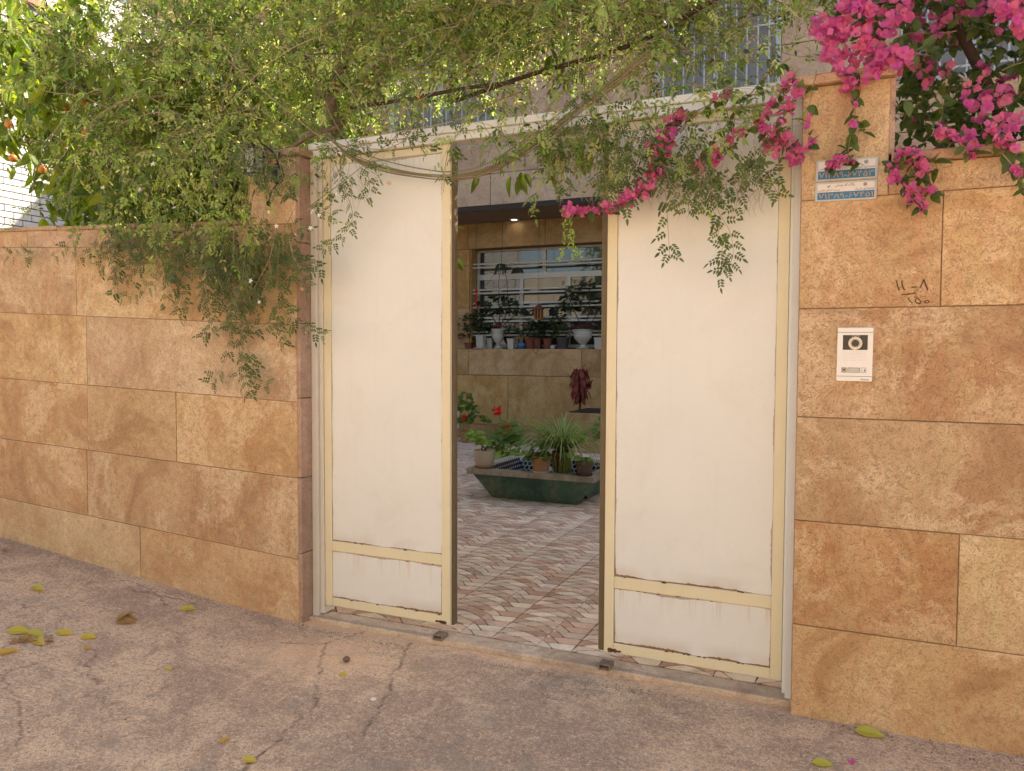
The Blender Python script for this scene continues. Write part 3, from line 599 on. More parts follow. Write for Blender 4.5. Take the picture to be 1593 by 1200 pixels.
# ------------------------------------------------------------------ courtyard floor
def clip(P,f):      # Sutherland-Hodgman against f(p)>=0 (linear)
    out=[]
    for i,a in enumerate(P):
        b=P[(i+1)%len(P)]; fa,fb=f(a),f(b)
        if fa>=0: out.append(a)
        if fa*fb<0: t=fa/(fa-fb); out.append((a[0]+(b[0]-a[0])*t,a[1]+(b[1]-a[1])*t))
    return out
def build_floor():
    m=MB(); m.box((-8.95,.084,-.1),(3.3,YB+.3,FLZ-.004)); base=m.build('courtyard_floor',M['grout'] if 'grout' in M else M.setdefault('grout',plain('grout',(.17,.095,.06),.9,.25,50))); base['kind']='structure'
    s=.0815; PW=.43; RA,RB,X1=.41,.70,.47
    dA=lambda x:RA-math.sqrt(RA*RA-x*x); dB=lambda x:RB-math.sqrt(max(0,RB*RB-(X1-x)**2))
    def xn(n):
        lo,hi=0,.405
        for _ in range(40):
            mid=(lo+hi)/2
            if (dA(mid)-dB(mid))/s<n: lo=mid
            else: hi=mid
        return lo
    def arcA(a,b,k,n=3): return [(a+(b-a)*t/n,k*s-dA(a+(b-a)*t/n)) for t in range(n+1)]
    def arcB(a,b,k,n=3): return [(a+(b-a)*t/n,k*s-dB(a+(b-a)*t/n)) for t in range(n+1)]
    nmin=int(math.floor(-dB(0)/s)); cells=[]
    # cells for row j=0; n=i-j
    for n in range(nmin,2):
        i=n
        xl=max(0,xn(n-1)) if n-1>=-dB(0)/s else 0; xm=xn(n) if n>=-dB(0)/s else 0; xr=xn(n+1)
        # bottom: A_i from? corners left(n-1), bottom/top (n), right(n+1)
        if xm<=0: xm=0; 
        # left-bottom edge: A_i between n-1.. n?  (A_i meets B_{1} at n-1 and B_0 at n)
        P=arcA(xl,xm,i)[:-1]+arcB(xm,xr,0)[:-1]+arcA(xr,xm,i+1)[:-1]+arcB(xm,xl,1)[:-1]
        # orientation: A_{i}: left tip->bottom ; B_0 : bottom->right ; A_{i+1}: right->top ; B_1: top->left
        cells.append((P,'d',n))
    x2,x3=xn(1),xn(2)
    cells.append((arcA(x2,x3,2)[:-1]+arcB(x3,PW,0)[:-1]+[(PW,-dB(PW))]+arcB(PW,x2,1)[:-1],'b',3))
    def shrink(P,g):
        n=len(P); out=[]
        A=sum(P[i][0]*P[(i+1)%n][1]-P[(i+1)%n][0]*P[i][1] for i in range(n))/2
        if A<0: P=P[::-1]; A=-A
        if A<2.2e-4: return None,0
        Q=list(P); 
        for i in range(n):
            a,b=P[i],P[(i+1)%n]; dx,dy=b[0]-a[0],b[1]-a[1]; L=math.hypot(dx,dy)
            if L<1e-5: continue
            nx,ny=-dy/L,dx/L; Q=clip(Q,lambda p:(p[0]-a[0])*nx+(p[1]-a[1])*ny-g)
            if len(Q)<3: return None,0
        return Q,A
    pal=[(.76,.60,.45),(.70,.51,.37),(.66,.46,.33),(.58,.37,.25),(.52,.31,.21)]
    mats=[stone('mosaic_%s'%n,c,tuple(q*.85 for q in c),tuple(min(1,q*1.15) for q in c),.10,.5) for n,c in zip(('cream','sand','buff','clay','brown'),pal)]
    near=[];far=[]
    c0=-1.667-PW*14
    for col in range(0,26):
        xo=c0+col*PW
        if xo>2.6: break
        for row in range(0,104):
            yo=.10+row*s+.3
            yo=.093+row*s
            for P,kind,n in cells:
                Q=[(p[0]+xo,p[1]+yo) for p in P]
                cx=sum(q[0] for q in Q)/len(Q); cy=sum(q[1] for q in Q)/len(Q)
                if cy>YB-.02 or cy<.05: continue
                # only the wedge the opening and a step to either side can show
                xa=-.9+(cy+3.4)*-.62-.3; xb=-.15-(cy)*.18+.3
                if cy>1.2 and (cx<xa-.9 or cx>min(xb+.9,2.5)): continue
                if cy<=1.2 and (cx<-3.4 or cx>.1): continue
                Q=clip(Q,lambda p:p[1]-.088)
                if len(Q)<3: continue
                xs_=xo+.25
                pieces=[Q] if kind=='d' and (max(q[0] for q in Q)<xs_ or min(q[0] for q in Q)>xs_) or kind=='b' else [clip(Q,lambda p:xs_-p[0]),clip(Q,lambda p:p[0]-xs_)]
                for q in pieces:
                    if len(q)<3: continue
                    q,A=shrink(q,.0022)
                    if q is None: continue
                    hsh=(row*7+n*3+col*5)
                    if kind=='b': mi=(0,2,0,3,1,0,2,1)[(row+col*3)%8] if rnd.random()<.8 else rnd.randrange(5)
                    else: mi=[(0,3,1,2),(3,1,0,4),(1,2,2,0),(4,0,3,1),(2,1,4,1),(1,0,2,3)][(n+6)%6][(row+col)%4] if rnd.random()<.75 else rnd.randrange(5)
                    z=FLZ+rnd.uniform(-.0006,.0006)
                    vis=(-2.35<cx<-1.05) and cy<1.9
                    vd=A/((cy+3.4)**2.6) if vis else 0
                    (near if vis else far).append((vd,q,mi,z,cy))
    near.sort(key=lambda t:-t[0]); far+=near[295:]; near=near[:295]
    def solid(m,q,z,mi,th):
        n=len(q); V=[(p[0],p[1],z) for p in q]+([(p[0],p[1],z-th) for p in q]); F=[tuple(range(n))]+[(i,n+i,n+(i+1)%n,(i+1)%n) for i in range(n)]
        m.add(V,F,mi)
    for vd,q,mi,z,cy in near:
        m=MB(); solid(m,q,z,0,.006); c=(sum(p[0] for p in q)/len(q),sum(p[1] for p in q)/len(q),z)
        m.build('floor_tile',mats[mi],base,origin=c)
    m=MB()
    for vd,q,mi,z,cy in far: solid(m,q,z,mi,.006 )
    o=m.build('floor_tiles_beyond',mats,base); o['kind']='stuff'
build_floor()
# ------------------------------------------------------------------ the house at the back of the courtyard
SOF=3.70; HT=8.3; HT2=10.3; HXT=-2.6; HX0,HX1=-12.5,10.5
m=MB()
# window opening in the porch wall
wl=atY(730,540,YB).x; wtop=atY(800,384,YB).z; wbot=atY(830,543,YB).z; wr=wl+3.35; WY=YB+.26
for a,b in (((HX0,YB+.03,-.1),(wl,YB+.5,SOF)),((wr,YB+.03,-.1),(HX1,YB+.5,SOF)),((wl,YB+.03,-.1),(wr,YB+.5,wbot-.03)),((wl,YB+.03,wtop),(wr,YB+.5,SOF))): m.box(a,b)
m.box((HX0,YF+.03,SOF+.02),(HX1,YF+.4,HT)); m.box((HX0,YF+.4,HT-.3),(HX1,16,HT-.001)); m.box((HXT,YF+.03,HT),(HX1,15.9,HT2)); m.box((6.1,YF+.031,HT2),(HX1,15.8,13.2)); m.box((HX0,YB+.5,-.1),(HX0+.3,16,HT-.3)); m.box((HX1-.3,YB+.5,-.1),(HX1,16,HT-.3)); m.box((HX0+.3,15.7,-.1),(HX1-.3,16,HT-.3))  # unseen taller wing and tower on the right, added to block the sun
m.box((HX0,YB+.5,SOF),(HX1,15.7,SOF+.3)); 
H=m.build('house',M['mortar']); tag(H,'stone clad house with a deep porch at the back of the courtyard','house')
m=MB(); m.box((HX0,YF+.012,SOF-.0),(HX1,YB+.5,SOF+.018)); m.build('soffit',M['soffit'],H)
m=MB(); m.box((HX0,YF-.004,SOF-.045),(HX1,YF+.011,SOF+.03)); m.build('fascia_edge',M['dark'],H)  # dark band along the bottom of the fascia
def vx(px,py,Y=YB): return atY(px,py,Y).x
def vz(px,py,Y=YB): return atY(px,py,Y).z
a0=vx(728,360); a1=vx(848,360)
zt1=vz(800,384); zb1=vz(760,584); zb2=vz(760,661)
rowsH=[(K(SOF),K(wtop+.0),[HX0,-9,-7.2,a0,a1,a1+1.2,a1+2.4,a1+3.6,HX1]),
 (K(wtop),K(3.0),[HX0,-9,-7.2,wl]),(K(3.0),K(vz(715,480)),[HX0,-8.6,-6.9,wl]),(K(vz(715,480)),K(wbot),[HX0,-9.,-7.4,wl]),
 (K(wtop),K(2.5),[wr,1.2,HX1]),(K(2.5),K(wbot),[wr,.6,HX1]),
 (K(wbot),K(zb1),[HX0,-8.8,-7.1,wl-.02,vx(905,560),vx(905,560)+1.3,1.,HX1]),(K(zb1),K(zb2),[HX0,-9.2,-7.4,vx(790,640),-3.2,-1.4,.6,HX1]),(K(zb2),K(.1),[HX0,-8.7,-6.8,-5.2,-3.6,-1.8,0.4,HX1])]
slab_wall(H,rowsH,YB,M['stone_in'],'facade_slab',.032,.008,.003)
zf=SOF+.03; rows=[]; k=0
while zf<HT-.05:
    z2=min(HT,zf+.62 if k else vz(900,257,YF)); off=(0,.55,.2)[k%3]
    rows.append((K(z2),K(zf),[HX0]+[HX0+off+1.25*i for i in range(1,18)]+[HX1])); zf=z2; k+=1
# two upper windows cut out of the slab courses
UW=[(-6.75,-4.9,4.62,6.35),(-2.55,-.95,4.75,6.6),(-10.4,-8.8,4.7,6.3),(.4,1.9,4.75,6.6)]
rows2=[]
for zt,zb,xs in rows:
    za,zb_=zb(0),zt(0); segs=[]
    cuts=set(xs)
    for x in sorted(cuts): pass
    for xa,xb in zip(xs[:-1],xs[1:]):
        seg=[(xa,xb)]
        for u0,u1,w0,w1 in UW:
            if w0<zb_-.2 and w1>za+.2:
                ns=[]
                for p,q in seg:
                    if u1<=p or u0>=q: ns.append((p,q))
                    else:
                        if p<u0-.05: ns.append((p,u0))
                        if q>u1+.05: ns.append((u1,q))
                seg=ns
        segs+=seg
    for p,q in segs: rows2.append((zt,zb,[p,q]))
slab_wall(H,rows2,YF,M['stone_top'],'facade_slab',.03,.007,.003)
def glass(name,c=(.05,.055,.05),r=.03):
    g=NG(name); g.col(c); g.rough(r); g.b.inputs['Specular IOR Level'].default_value=.75; g.b.inputs['Coat Weight'].default_value=.15; g.b.inputs['Coat Roughness'].default_value=.02; return g.m
M['glass']=glass('window_glass'); M['glass_blue']=plain('upper_window_curtain',(.20,.19,.18),.4,.15,3)
M['bars']=plain('white_bar_paint',(.42,.42,.40),.5,.05)
def ob(name,a,b,mat,parent,bev=0): m=MB(); m.box(a,b,0,bev); return m.build(name,mat,parent,origin=[(p+q)/2 for p,q in zip(a,b)])
for u0,u1,w0,w1 in UW:
    wn=MB(); y=YF-.005
    wn.box((u0,y,w0),(u1,y+.032,w0+.06)); wn.box((u0,y,w1-.06),(u1,y+.032,w1)); wn.box((u0,y,w0+.06),(u0+.06,y+.032,w1-.06)); wn.box((u1-.06,y,w0+.06),(u1,y+.032,w1-.06)); wn.box(((u0+u1)/2-.03,y,w0+.06),((u0+u1)/2+.03,y+.032,w1-.06))
    WN=wn.build('window',M['bars'],H)
    ob('pane',(u0+.06,y+.016,w0+.06),((u0+u1)/2-.03,y+.024,w1-.06),M['glass_blue'],WN); ob('pane',((u0+u1)/2+.03,y+.016,w0+.06),(u1-.06,y+.024,w1-.06),M['glass_blue'],WN)
    n=int((u1-u0)/.13)
    for i in range(1,n):
        x=u0+(u1-u0)*i/n; m=MB(); m.tube([(x,y-.09,w0-.04),(x,y-.09,w1+.02)],.011,6); m.build('grille_bar',M['bars'],WN)
    for z in (w0+.1,(w0+w1)/2,w1-.1):
        m=MB(); m.box((u0-.02,y-.10,z-.012),(u1+.02,y-.08,z+.012)); m.build('grille_bar',M['bars'],WN)
# porch window
WN=MB(); y=WY
def fz(py): return vz(830,py,WY)
def fx(px): return vx(px,480,WY)
xl=fx(741.5); f=.05
zT=fz(383.5); zB=fz(541)
WN.box((wl+.01,y,zB),(wr-.01,y+.05,zB+.05)); WN.box((wl+.01,y,zT-.06),(wr-.01,y+.05,zT+.02)); WN.box((xl,y,zB+.05),(xl+.055,y+.05,zT-.06)); WN.box((wr-.06,y,zB+.05),(wr-.01,y+.05,zT-.06))
zt=fz(429); WN.box((xl+.055,y,zt-.045),(wr-.06,y+.05,zt+.045))
for px,w_,a,b in ((846,.06,zt+.045,zT-.06),(811,.065,zB+.05,zt-.045),(884,.07,zB+.05,zt-.045)):
    x=fx(px); WN.box((x-w_/2,y,a),(x+w_/2,y+.05,b))
for x in (fx(846)+1.35,fx(884)+.95): WN.box((x-.03,y,zB+.05),(x+.03,y+.05,zt-.045))
WNo=WN.build('window',M['winframe'],H)
m=MB(); m.box((xl-.35,y+.024,zB+.03),(wr-.03,y+.03,zT-.03)); m.build('pane',M['glass'],WNo)
m=MB(); m.box((wl,YB+.002,wbot-.03),(wr,WY+.3,wbot-.001)); m.build('window_sill',M['stone_in'],H)
m=MB(); m.box((wl-.0,YB+.034,wbot),(wl+.02,WY+.1,wtop-.001)); m.build('window_reveal',M['stone_in'],H)
for pa,pb in ((407.6,413),(449,454.5),(471,477),(494,499.5),(516,521.5)):
    yb=YB+.1
    for q in (pa,pb):
        z=vz(830,q,yb); m=MB(); m.tube([(wl+.02,yb,z),(wr-.01,yb,z)],.016,6); m.build('grille_bar',M['winframe'],WNo)
    za,zc=vz(830,pa,yb),vz(830,pb,yb)
    for i in range(5):
        x=vx(774,430,yb)+i*.68; m=MB(); m.prism([(x-.13,zc+.008),(x+.05,zc+.008),(x+.12,za-.008),(x-.06,za-.008)],yb-.004,yb+.004); m.build('grille_plate',M['grilleplate'] if 'grilleplate' in M else M.setdefault('grilleplate',plain('grille_plate_paint',(.36,.31,.2),.5,.1)),WNo)
# dark sheet standing in for the unlit room behind the glass
m=MB(); m.box((wl,WY+.12,wbot),(wr,WY+.2,wtop)); m.build('dark_room_sheet',M['room_shade'] if 'room_shade' in M else M.setdefault('room_shade',plain('room_shade',(.16,.12,.08),.9,.2,9)),H)
# downlight
em=NG('lamp_glow'); em.b.inputs['Emission Color'].default_value=(1,.97,.92,1); em.b.inputs['Emission Strength'].default_value=3.2
p=atZ(800,341.5,SOF-.002)
DL=thing('downlight','small round lit downlight recessed in the porch ceiling','ceiling light',(p.x,p.y,SOF))
m=MB(); m.lathe([(.055,-.001),(.085,-.001),(.085,-.012),(.058,-.016)],n=20); m.build('trim_ring',M['white'],DL)
m=MB(); m.lathe([(.0,-.006),(.056,-.006)],n=20); m.build('diffuser',em.m,DL)
# wall socket box seen past the gate leaf
p=atY(712,653,YB); m=MB(); m.box((-.06,-.05,-.16),(.06,0,.16),0,.008); o=m.build('junction_box',M['white'],None); o.location=(p.x-.02,YB-.001,p.z); tag(o,'white plastic junction box low on the porch wall','junction box')
m2=MB(); m2.box((-.012,-.056,-.08),(.02,-.0495,-.02)); m2.build('box_cover',M['ink'],o)
# ------------------------------------------------------------------ neighbour's white brick wall on the left
BX=-9.0
m=MB(); m.box((BX-.4,-.5,-.2),(BX-.03,7.0,6.2)); NW=m.build('neighbour_wall',M['brickjoint']); tag(NW,'tall white painted brick wall of the next house, seen through the orange tree','wall')
bw,bh=.215,.077; rest=MB(); cnt=0; bricks=[]
for r in range(int(6.2/bh)):
    z=r*bh
    for k in range(int(7.5/bw)):
        y=-.5+k*bw+(bw/2 if r%2 else 0)
        if y+bw>7.0: continue
        prio=(1.3<y<4.6 and 2.75<z<4.15)
        bricks.append((prio,y,z))
proto=None
for prio,y,z in bricks:
    dx=rnd.uniform(-.003,.003)
    if prio and cnt<298:
        if proto is None:
            m=MB(); m.box((-.03,.004,.004),(.0,bw-.006,bh-.007),0,.002); proto=m.mesh('brick',M['brick'])
        link('brick',proto,NW,(BX+dx,y,z)); cnt+=1
    else: rest.box((BX-.03+dx,y+.004,z+.004),(BX+dx,y+bw-.006,z+bh-.007))
o=rest.build('bricks_beyond',M['brick'],NW); o['kind']='stuff'
# red steel framed opening high on that wall, with dark spikes
c=atX(68,72,BX+.02)
RWn=MB()
fw,fh=.62,1.0
for a,b in (((.02,-fw/2,-fh/2),(.07,-fw/2+.07,fh/2)),((.02,fw/2-.07,-fh/2),(.07,fw/2,fh/2)),((.021,-fw/2+.07,fh/2-.07),(.069,fw/2-.07,fh/2)),((.021,-fw/2+.07,-fh/2),(.069,fw/2-.07,-fh/2+.07)),((.021,-fw/2+.07,-.03),(.069,fw/2-.07,.03))): RWn.box(a,b)
WR=thing('barred_window','red steel window with radiating black spikes high on the white brick wall','window',(BX,c.y,c.z))
RWn.build('frame',M['redsteel'],WR)
m=MB(); m.box((.006,-fw/2+.07,-fh/2+.07),(.02,fw/2-.07,fh/2-.07)); m.build('pane',M['glass_blue'],WR)
for k in range(11):
    a=R(20+k*14); m=MB(); m.tube([(.085,.0,-.02),(.085,.42*math.cos(a),.42*math.sin(a))],.006,5); m.build('spike',M['black'],WR)
# ------------------------------------------------------------------ walls that close the plot, and the houses across the lane
m=MB(); m.box((3.1,.2,-.1),(3.4,6.95,2.2),0,.01); o=m.build('boundary_wall',M['stone_in']); tag(o,'plain stone boundary wall closing the right side of the courtyard','wall')
M['lane_stone']=stone('lane_plaster',(.50,.43,.33),(.45,.38,.28),(.56,.50,.40),.05)
m=MB(); m.box((-16,-8.4,-.2),(9,-7.9,4.6)); OW=m.build('lane_wall',M['mortar']); tag(OW,'sunlit sandstone wall on the far side of the lane','wall')
for r in range(7):
    for k in range(11):
        xa=-16+k*2.3+(r%2)*.9; xb=min(xa+2.3,9)
        m=MB(); m.box((xa+.004,-7.9,.0+r*.66),(xb-.004,-7.87,.65+r*.66),0,.004); m.build('stone_slab',M['lane_stone'],OW,origin=(xa,-7.9,r*.66))
def finterp(*a): return float(np.interp(*a))
# ------------------------------------------------------------------ leaf shapes (all real folded or cupped blades)
def blade(m,p,d,n,L,Wd,a=0.,fold=.18,curl=.15,mi=0,seg=2,shape=(0,.8,1.,.62,0)):
    """a leaf from p along d, facing n; 2*seg quads/tris folded on its midrib"""
    d=d.normalized(); s=d.cross(n); s=s.normalized() if s.length>1e-5 else Vector((1,0,0)); n=s.cross(d)
    ts=[0,.33,.68,1.] if seg==2 else [0,.18,.42,.7,.9,1.]
    ws=[0,1,.72,0] if seg==2 else [0,.75,1.,.72,.32,0]
    V=[];F=[]; k=len(ts)
    for t,w_ in zip(ts,ws):
        c=p+d*(L*t)-n*(L*curl*t*t)
        if w_==0: V.append(c)
        else: V+= [c,c+s*(Wd*.5*w_)+n*(Wd*fold*w_),c-s*(Wd*.5*w_)+n*(Wd*fold*w_)]
    # index: 0 | 1,2,3 | 4,5,6 | ... | last
    F+=[(0,1,2),(0,3,1)]
    for i in range(k-3):
        o=1+3*i; F+=[(o,o+3,o+4,o+1),(o,o+2,o+5,o+3)]
    o=1+3*(k-3); e=len(V)-1; F+=[(o,e,o+1),(o,o+2,e)]
    m.add(V,F,mi,a)
def rdir(r=rnd): 
    z=r.uniform(-1,1); t=r.uniform(0,6.283); q=math.sqrt(1-z*z); return Vector((q*math.cos(t),q*math.sin(t),z))
def sprig(m,p,d,n,L=.05,pairs=3,a=0.,mi=0,w=.36,lw=.5):
    """pinnate jasmine leaf: pairs of leaflets and a longer end leaflet"""
    d=d.normalized(); s=d.cross(n); s=s.normalized() if s.length>1e-5 else Vector((1,0,0)); n=s.cross(d)
    for i in range(pairs):
        t=.25+.6*i/pairs; q=p+d*(L*t); l=L*w*(1-.15*i/pairs)
        for sg in (1,-1): blade(m,q,(s*sg*.9+d*.45-n*.15),n,l,l*lw,a+rnd.uniform(-.04,.04),.1,.1,mi)
    blade(m,p+d*(L*.8),d-n*.2,n,L*w*1.45,L*w*.55,a,.1,.15,mi)
def flower5(m,p,n,r,a=0.,mi=0):
    n=n.normalized(); u=n.cross(Vector((.3,.2,1))).normalized(); v=n.cross(u)
    for k in range(5):
        t=2*math.pi*k/5+a*7; d=(u*math.cos(t)+v*math.sin(t))
        blade(m,p,d+n*.15,n,r,r*.48,a,.05,.2,mi)
def bract(m,p,n,r,a=0.):
    n=n.normalized(); u=n.cross(Vector((.3,.2,1))).normalized(); v=n.cross(u)
    for k in range(3):
        t=2*math.pi*k/3+a*9; d=(u*math.cos(t)+v*math.sin(t))
        blade(m,p+d*.002,d*.75+n*.6,n-d*.5,r,r*.95,a+.05*k,.10,-.12,0,3)
def frame(o,d,n):
    d=d.normalized(); s=d.cross(n); s=s.normalized() if s.length>1e-5 else Vector((1,0,0)); n=s.cross(d)
    return Matrix(((d.x,s.x,n.x,o.x),(d.y,s.y,n.y,o.y),(d.z,s.z,n.z,o.z),(0,0,0,1)))
def protos(name,mat,fn,k):
    out=[]
    for i in range(k):
        m=MB(); fn(m,i/k); out.append(m.mesh(name,mat))
    return out
ex,ez=Vector((1,0,0)),Vector((0,0,1)); O0=Vector((0,0,0))
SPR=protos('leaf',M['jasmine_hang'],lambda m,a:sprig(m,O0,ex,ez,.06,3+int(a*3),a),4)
CIT=protos('leaf',M['citrus'],lambda m,a:blade(m,O0,ex,ez,.145,.068,a,.14,.12+.3*a,0,3),5)
BLF=protos('leaf',M['boug'],lambda m,a:blade(m,O0,ex,ez,.052,.033,a,.10,.1+.3*a,0,3),4)
BRC=protos('bract',M['bract'],lambda m,a:bract(m,O0,ez,.0225,a),4)
JFL=protos('flower',M['petal'],lambda m,a:flower5(m,O0,ez,.017,a),3)
DFL=protos('flower',M['drypetal'],lambda m,a:flower5(m,O0,ez,.012,a),2)
def put(name,mesh,parent,p,d,n,s=1.):
    o=bpy.data.objects.new(name,mesh); C.objects.link(o); o.parent=parent
    o.matrix_local=frame(Vector(p)-parent.location,Vector(d),Vector(n))@Matrix.Scale(s,4); return o
def curve_pts(P,n=6):   # Catmull-Rom
    P=[Vector(p) for p in P]; Q=[P[0]*2-P[1]]+P+[P[-1]*2-P[-2]]; out=[]
    for i in range(1,len(Q)-2):
        a,b,c,d=Q[i-1:i+3]
        for k in range(n):
            t=k/n; out.append(.5*((2*b)+(c-a)*t+(2*a-5*b+4*c-d)*t*t+(3*b-a-3*c+d)*t**3))
    out.append(Q[-2]); return out
# ------------------------------------------------------------------ jasmine over the gate
JV=thing('jasmine_vine','huge tangled jasmine with thin stems and small white flowers spilling over gate and wall','climbing plant',(-2.95,.35,FLZ))
stems=MB(); lv=MB(); dry=MB()
near_leaves=[]   # candidates to be individual leaves
def tv(p): p=Vector(p); return p-JV.location
def grow(p,d,L,r0=.0022,leaf=.75,drop=.5,wob=.35,step=.035,dr=.12,front=False,size=1.,tone=None):
    P=[Vector(p)]; d=Vector(d).normalized(); k=int(L/step)
    tone=rnd.random() if tone is None else tone
    for i in range(k):
        d=(d+rdir()*wob*.4+Vector((0,0,-drop*.06))).normalized(); P.append(P[-1]+d*step)
    stems.tube([tv(q) for q in P[::2]+([P[-1]] if k%2 else [])],[r0*(1-.7*i/(len(P)/2+1)) for i in range(len(P[::2])+(k%2))],3,0,tone,cap=False)
    for i in range(1,len(P)):
        if rnd.random()<leaf:
            t=(P[i]-P[i-1]).normalized(); side=rdir(); ld=(side-t*side.dot(t)*.6+t*.35+Vector((0,0,-.35))).normalized(); n=(rdir()*.8+Vector((0,-.5,.7)))
            s=size*rnd.uniform(.7,1.25)
            if front: near_leaves.append((P[i],ld,n,s,tone))
            elif rnd.random()<dr: sprig(dry,tv(P[i]),ld,n,.045*s,2,rnd.random(),0,.34,.4)
            else: sprig(lv,tv(P[i]),ld,n,.074*s,rnd.choice((1,2,2,3,3)),tone*.3+rnd.random()*.75)
    return P
def density(px,py):    # how full the vine is at a place over the gate, by region of the plant
    b=finterp(px,[60,110,200,330,400,455,520,600,660,760,860,960,1060,1150,1230,1290],[250,340,365,360,300,225,185,120,120,150,165,180,140,110,90,60])
    return b
import itertools
def mass(n,x0,x1,y0,y1,zfun_lo,zhi,Lr,leaf,tonefn=None,dr=.12,size=1.,drop=.5):
    for i in range(n):
        x=rnd.uniform(x0,x1); y=rnd.uniform(y0,y1); zl=zfun_lo(x,y); z=rnd.uniform(zl,zhi)
        az=rnd.uniform(0,6.28); d=Vector((math.cos(az),math.sin(az)*.6,rnd.uniform(-.7,.6)))
        grow((x,y,z),d,rnd.uniform(*Lr),rnd.uniform(.0012,.0028),leaf,drop,.4,dr=dr,size=size)
# lower edge of the mass as height over the plane of the gate, from the photograph's outline
BX_=[-5.2,-4.6,-4.0,-3.4,-3.0,-2.72,-2.45,-2.2,-1.95,-1.6,-1.3,-1.0,-.75,-.5,-.3,0]
def zlo(x,y):
    b=finterp(x,BX_,[2.55,2.42,2.42,2.45,2.5,2.68,2.76,2.9,2.95,2.86,2.82,2.80,2.84,2.86,2.90,3.0])
    return b+.05+max(0,y)*.22
mass(240,-4.7,-3.7,-.3,.5,lambda x,y:zlo(x,y)+.1,3.9,(.35,.9),.6)
mass(430,-3.75,-2.55,-.35,.75,zlo,4.3,(.35,.9),.62)
mass(1700,-2.6,-.95,-.30,.75,lambda x,y:zlo(x,y)+.07,4.5,(.3,.85),.55,dr=.22)
mass(700,-4.3,-.3,-.25,.75,lambda x,y:zlo(x,y)+.16,4.4,(.25,.6),.10,dr=.4,drop=.9)
mass(560,-1.0,-.25,-.25,1.0,lambda x,y:zlo(x,y)+.08,4.3,(.25,.7),.52,dr=.22)
# thick side growth on the left, hanging in front of the wall
for i in range(60):
    x=-4.25+1.4*rnd.random()**.7; grow((x,rnd.uniform(-.33,-.12),rnd.uniform(2.3,2.8)),Vector((rnd.uniform(-.6,.6),-.1,-1)),rnd.uniform(.10,.50)*(.45+.75*(x+4.25)/1.4),.0016,.85,.9,.4,dr=.06)
# long canes arching through the mass
for i in range(110):
    x=rnd.uniform(-4.6,-.6); y=rnd.uniform(-.35,.5); z=rnd.uniform(2.85,3.7); a=rnd.choice((0,math.pi))+rnd.uniform(-.5,.5)
    P=[Vector((x,y,z))]; d=Vector((math.cos(a),math.sin(a)*.3,rnd.uniform(-.2,.9)))
    for k in range(18): d=(d+rdir()*.12+Vector((0,0,-.07))).normalized(); P.append(P[-1]+d*.06)
    stems.tube([tv(q) for q in P],[.0042*(1-k/24) for k in range(19)],4,0,rnd.random(),cap=False)
# swag of green canes drooping over the top of the gap
for i in range(10):
    o=rnd.uniform(-.9,.9)
    pp=[(505+o*12,208),(540,238+o*8),(590,258+o*10),(650,270+o*8),(705,274+o*7),(755,264+o*9),(800,240+o*12),(850,205+o*14),(900,165+o*16),(960,120+o*18),(1010,80+o*20)]
    P=curve_pts([atY(a,b+rnd.uniform(-1.5,1.5),-.10+.03*o+rnd.uniform(-.012,.012)) for a,b in pp],5)
    stems.tube([tv(q) for q in P],[rnd.uniform(.0018,.0034)]*len(P),5,0,.55+rnd.random()*.4,cap=False)
# loose canes over the header
def cane(pp,Y=-.14,r=.0028,leaf=0.,front=True,tone=None,size=1.,name=None):
    P=curve_pts([atY(a,b,Y+rnd.uniform(-.015,.015)) for a,b in pp],5); stems.tube([tv(q) for q in P],[r*(1-.5*i/len(P)) for i in range(len(P))],4,0,rnd.random() if tone is None else tone,cap=False)
    if leaf:
        acc=0
        for i in range(1,len(P)):
            acc+=(P[i]-P[i-1]).length
            if acc>leaf:
                acc=0; t=(P[i]-P[i-1]).normalized()
                for sg in (1,-1):
                    if rnd.random()<.85:
                        side=Vector((t.z,-.25*rnd.random(),-t.x))*sg; ld=side*.8+t*.5+Vector((0,0,-.3))+rdir()*.35
                        near_leaves.append((P[i],ld,Vector((0,-1,.25))+rdir()*.5,size*rnd.uniform(.75,1.2),rnd.random()))
    return P
for pp in [[(430,40),(480,120),(560,150),(640,200)],[(380,20),(470,90),(520,190),(550,235)],[(690,60),(640,130),(560,215),(520,240)],[(350,90),(420,150),(500,215),(590,275)],[(600,70),(618,130),(640,200),(600,232),(540,225)],
    [(470,330),(560,262),(640,190)],[(780,70),(760,140),(700,230),(690,300)],[(560,215),(700,190),(800,150)],[(880,0),(884,90),(886,140),(890,210)],[(905,20),(900,120),(905,180)],[(1000,120),(960,200),(860,215)]]:
    cane(pp,-.18,.0032,.09)
# dark old branch crossing on the right
P=curve_pts([atY(a,b,.25) for a,b in ((700,160),(830,115),(930,88),(1010,58),(1060,30),(1120,-5),(1200,-50))],6); dk=MB(); dk.tube([tv(q) for q in P],[.011]*len(P),6); dk.build('branch',M['bark_dark'],JV,smooth=True)
P=curve_pts([atY(a,b,.1) for a,b in ((545,168),(600,160),(660,150),(720,138),(800,128))],6); dk=MB(); dk.tube([tv(q) for q in P],[.009]*len(P),6); dk.build('branch',M['bark_dark'],JV,smooth=True)
